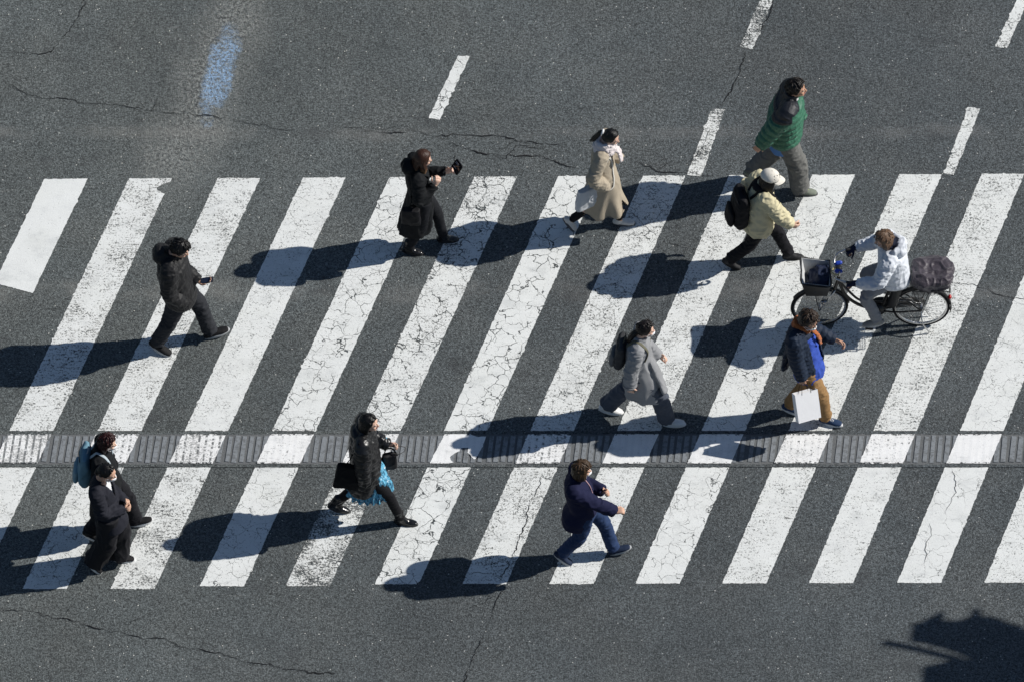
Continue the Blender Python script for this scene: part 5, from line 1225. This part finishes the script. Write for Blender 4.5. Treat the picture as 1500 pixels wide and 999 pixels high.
def rider():
    sp = dict(base=(0, 0), H=1.66, sit=1, footR=((-.03, .105), 0, 0), footL=((-.03, .105), 0, 0), head=(-.12, .015, 1.475), yaw=0, hyaw=12, hpitch=10, hroll=0, px=-.235, py=0, hz=.93, tone='light',
        handR=(.185, -.262, 1.02), handL=(.185, .262, 1.02), poleR=(-.5, -.6, -.6), poleL=(-.5, .6, -.6),
        hpR=dict(d=(.75, .25, -.35), n=(0, 0, -1), t=(.2, 1, -.2), curl=1.15), hpL=dict(d=(.75, -.25, -.35), n=(0, 0, -1), t=(.2, -1, -.2), curl=1.15),
        label='person in white padded jacket riding the bicycle toward the left')
    J = rigged(sp); J['hpR'] = sp['hpR']; J['hpL'] = sp['hpL']
    bb = V((-.11, 0, .27)); H = 1.66; g = H / 1.7
    for s, a in ((-1, R(138)), (1, R(-42))):
        ped = bb + V((math.cos(a) * .165, s * .14, math.sin(a) * .165)); pit = R(12 if s > 0 else 4)
        M = Matrix.Rotation(pit, 3, 'Y'); ank = ped + V((-.085, 0, .108))
        J['feet'][s] = (ank, M, g); h = J['hip'][s]; k, a2 = ik(h, ank, .245 * H, .246 * H, V((1, s * .12, .3))); J['knee'][s] = k; J['ank'][s] = ank
    base = V((3.975, .228, 0))
    body, P = make_body(sp, J, base, skinmat('skin light', (.62, .40, .29))); body.rotation_euler = (0, 0, PI); tag(body, sp['label'], 'person')
    face_bits(J, P, body); J['P'] = P
    trousers(J, body, cloth('light grey trousers', (.235, .245, .265), .9, .2), .060, .070, .096, fold=.013, name='trousers')
    A = [[J['sh'][s], J['el'][s], J['wr'][s]] for s in (-1, 1)]
    WJ = cloth('white padded nylon', (.66, .69, .74), .6, .12, 140, .0008)
    jk = top(J, body, WJ, 'jacket', [(-.30, .19, .20), (-.16, .20, .21), (.1, .175, .205), (.4, .165, .205), (.7, .158, .21), (.86, .14, .205), (.95, .11, .14), (1., .085, .095)], (.092, .090, .078, .072, .056), fn=lambda c, n, f=puff(A, .10, .008, 6), g2=wrinkle(J, 61, (9, 9, 9, .009), (12, 12, 22, .012)): f(c, n) + g2(c, n),
        extra=lambda mb: (mb.ell(J['neck'] + V((-.125, 0, .0)), (.07, .135, .10)), mb.tube([J['neck'] + V((-.06, .12, .04)), J['neck'] + V((-.16, 0, .055)), J['neck'] + V((-.06, -.12, .04))], [.035, .045, .035])), cuffback=.02)
    mb = MB(); mb.tube([J['neck'] + V((-.05, 0, -.03)), J['neck'] + V((0, 0, .05))], [(.09, .095), (.075, .082)], n=18); mb.ell(J['neck'] + V((-.08, 0, .065)), (.06, .085, .03)); solid('scarf', mb, cloth('dark navy scarf', (.014, .017, .032), crease=.005), body, fn=folds(18, 18, 18, .01))
    for s in (-1, 1):
        mb = MB(); w, e = J['wr'][s], J['el'][s]; key = 'R' if s < 0 else 'L'; hp = sp['hp' + key]
        mb.tube([w + (e - w).normalized() * .045, w], [.047, .038], n=14); add_hand(mb, w, V(hp['d']), V(hp['n']), V(hp['t']), g * 1.16, 1.15)
        solid('glove', mb, cloth('navy glove', (.012, .018, .045), .8), body, vox=.006, sm=1)
    def st(P, rnd):
        L = []
        for k in range(20):
            a = (k / 19 * 2 - 1) * 1.8; x, y = -math.cos(a) * .085, math.sin(a) * .084; r0 = rnd.uniform(.016, .022)
            L.append(([P(x * .8, y * .8, .05), P(x * 1.08, y * 1.08, -.02), P(x * 1.02, y * .98, rnd.uniform(-.10, -.07))], [r0, r0, .009]))
        return L
    hair(J, body, hairmat('light brown hair', (.15, .092, .058)), 34, -16, -45, 1.16, strands=st, seed=12, rough=.08)
    mask(J, P, body)
    shoes(J, body, cloth('grey suede shoe', (.30, .30, .29), .9, .2), cloth('pale sole', (.55, .54, .52), .6))

# ------------------------------------------------------------------ unseen made-up shapes, added to cast the shadow in the lower right corner
def corner_shadow_caster():
    el, az = SUN_EL, SUN_AZ; h = 4.9
    t = thing('shadow_caster', 'unseen grey shapes added outside the frame to cast the shadow at the lower right', 'shadow caster', (0, 0, 0))
    G = glossy('grey caster paint', (.22, .23, .24), .5); D = V((math.cos(az) / math.tan(el), math.sin(az) / math.tan(el), 1))
    def at(x, y, z): return V((x, y, 0)) + D * z
    outline = [(4.36, -4.03), (4.50, -4.00), (4.60, -3.93), (4.64, -3.86), (4.72, -3.89), (4.70, -3.99), (4.85, -3.98), (4.99, -3.94), (5.02, -3.82), (5.10, -3.80), (5.12, -3.92), (5.28, -3.95), (5.55, -4.07), (5.8, -4.3), (6.0, -4.9), (5.2, -4.85), (4.95, -4.50), (4.72, -4.38), (4.50, -4.31), (4.33, -4.27)]
    rag = []
    for (x0, y0), (x1, y1) in zip(outline, outline[1:] + outline[:1]):
        m = max(1, int(math.hypot(x1 - x0, y1 - y0) / .045))
        for k in range(m):
            x, y = x0 + (x1 - x0) * k / m, y0 + (y1 - y0) * k / m; rag.append((x + .022 * noise.noise(V((x * 17, y * 17, 0))), y + .035 * noise.noise(V((x * 15, y * 15, 5)))))
    mb = MB(); f = [at(x, y, h) for x, y in rag]; b = [p + D.normalized() * .35 + V((0, .02, 0)) for p in f]; mb.rings([f, b]); o = plain('shadow_outline', mb, G, t, False)  # plate cut to the shadow's outline, projected back along the sun
    m = o.modifiers.new('b', 'BEVEL'); m.width = .01
    mb = MB(); mb.tube([at(4.08, -4.29, h), at(4.36, -4.36, h), at(4.80, -4.50, h)], [.040], n=8, sub=4); mb.tube([at(4.8, -4.50, h), at(5.4, -4.8, h)], [.04], n=8, sub=4); plain('shadow_arm', mb, G, t)  # bar added to cast the thin arm of the shadow
    mb = MB(); f = [at(x, y, h - .1) for x, y in ((4.46, -4.62), (4.68, -4.56), (4.76, -4.52), (4.84, -4.53), (4.86, -4.58), (5.3, -4.60), (5.9, -4.7), (6.0, -5.4), (4.40, -5.4))]; mb.rings([f, [p + D.normalized() * .3 for p in f]]); plain('shadow_block', mb, G, t, False)  # block shaped to cast the lower part of the shadow
    p = at(5.7, -5.0, h); mb = MB(); mb.tube([V((p.x, p.y, 0)), V((p.x, p.y, p.z + .5))], [.09, .07], n=20, sub=2, flatcap=True); plain('pole', mb, G, t)  # upright added under the unseen shadow-casting shapes

# ------------------------------------------------------------------ light, sky, camera
def light():
    w = bpy.data.worlds.new('World'); scene.world = w; w.use_nodes = True; nt = w.node_tree; bg = nt.nodes['Background']
    sk = nt.nodes.new('ShaderNodeTexSky'); sk.sky_type = 'NISHITA'; sk.sun_disc = False; sk.sun_elevation = SUN_EL; sk.sun_rotation = PI / 2 - SUN_AZ
    sk.air_density = 1.; sk.dust_density = .3; sk.ozone_density = 2.5
    nt.links.new(sk.outputs[0], bg.inputs[0]); bg.inputs[1].default_value = SKY
    L = bpy.data.lights.new('sun', 'SUN'); L.energy = SUN; L.angle = R(.55); L.color = (1., .965, .91)
    o = bpy.data.objects.new('sun', L); COL.objects.link(o)
    d = V((math.cos(SUN_EL) * math.cos(SUN_AZ), math.cos(SUN_EL) * math.sin(SUN_AZ), math.sin(SUN_EL)))
    o.rotation_euler = d.to_track_quat('Z', 'Y').to_euler(); o.location = d * 60
def camera():
    c = bpy.data.cameras.new('camera'); o = bpy.data.objects.new('camera', c); COL.objects.link(o); scene.camera = o
    dep = R(50); D = 148.2; o.location = (0, -D * math.cos(dep), D * math.sin(dep)); o.rotation_euler = (PI / 2 - dep, 0, 0)
    c.sensor_width = 36; c.sensor_fit = 'HORIZONTAL'; c.lens = 19559 / 1500 * 36; c.clip_start = 1; c.clip_end = 2000
SUN_EL = R(37.5); SUN_AZ = R(10.5); SUN = 4.7; SKY = .056
scene.view_settings.view_transform = 'Standard'; scene.view_settings.look = 'None'; scene.view_settings.exposure = 0
camera(); light(); build_ground(); corner_shadow_caster()
for f in (person_A, person_B, person_C, person_D, person_E, person_G, person_H, person_I, person_J, person_K, person_L, bicycle, rider): f()
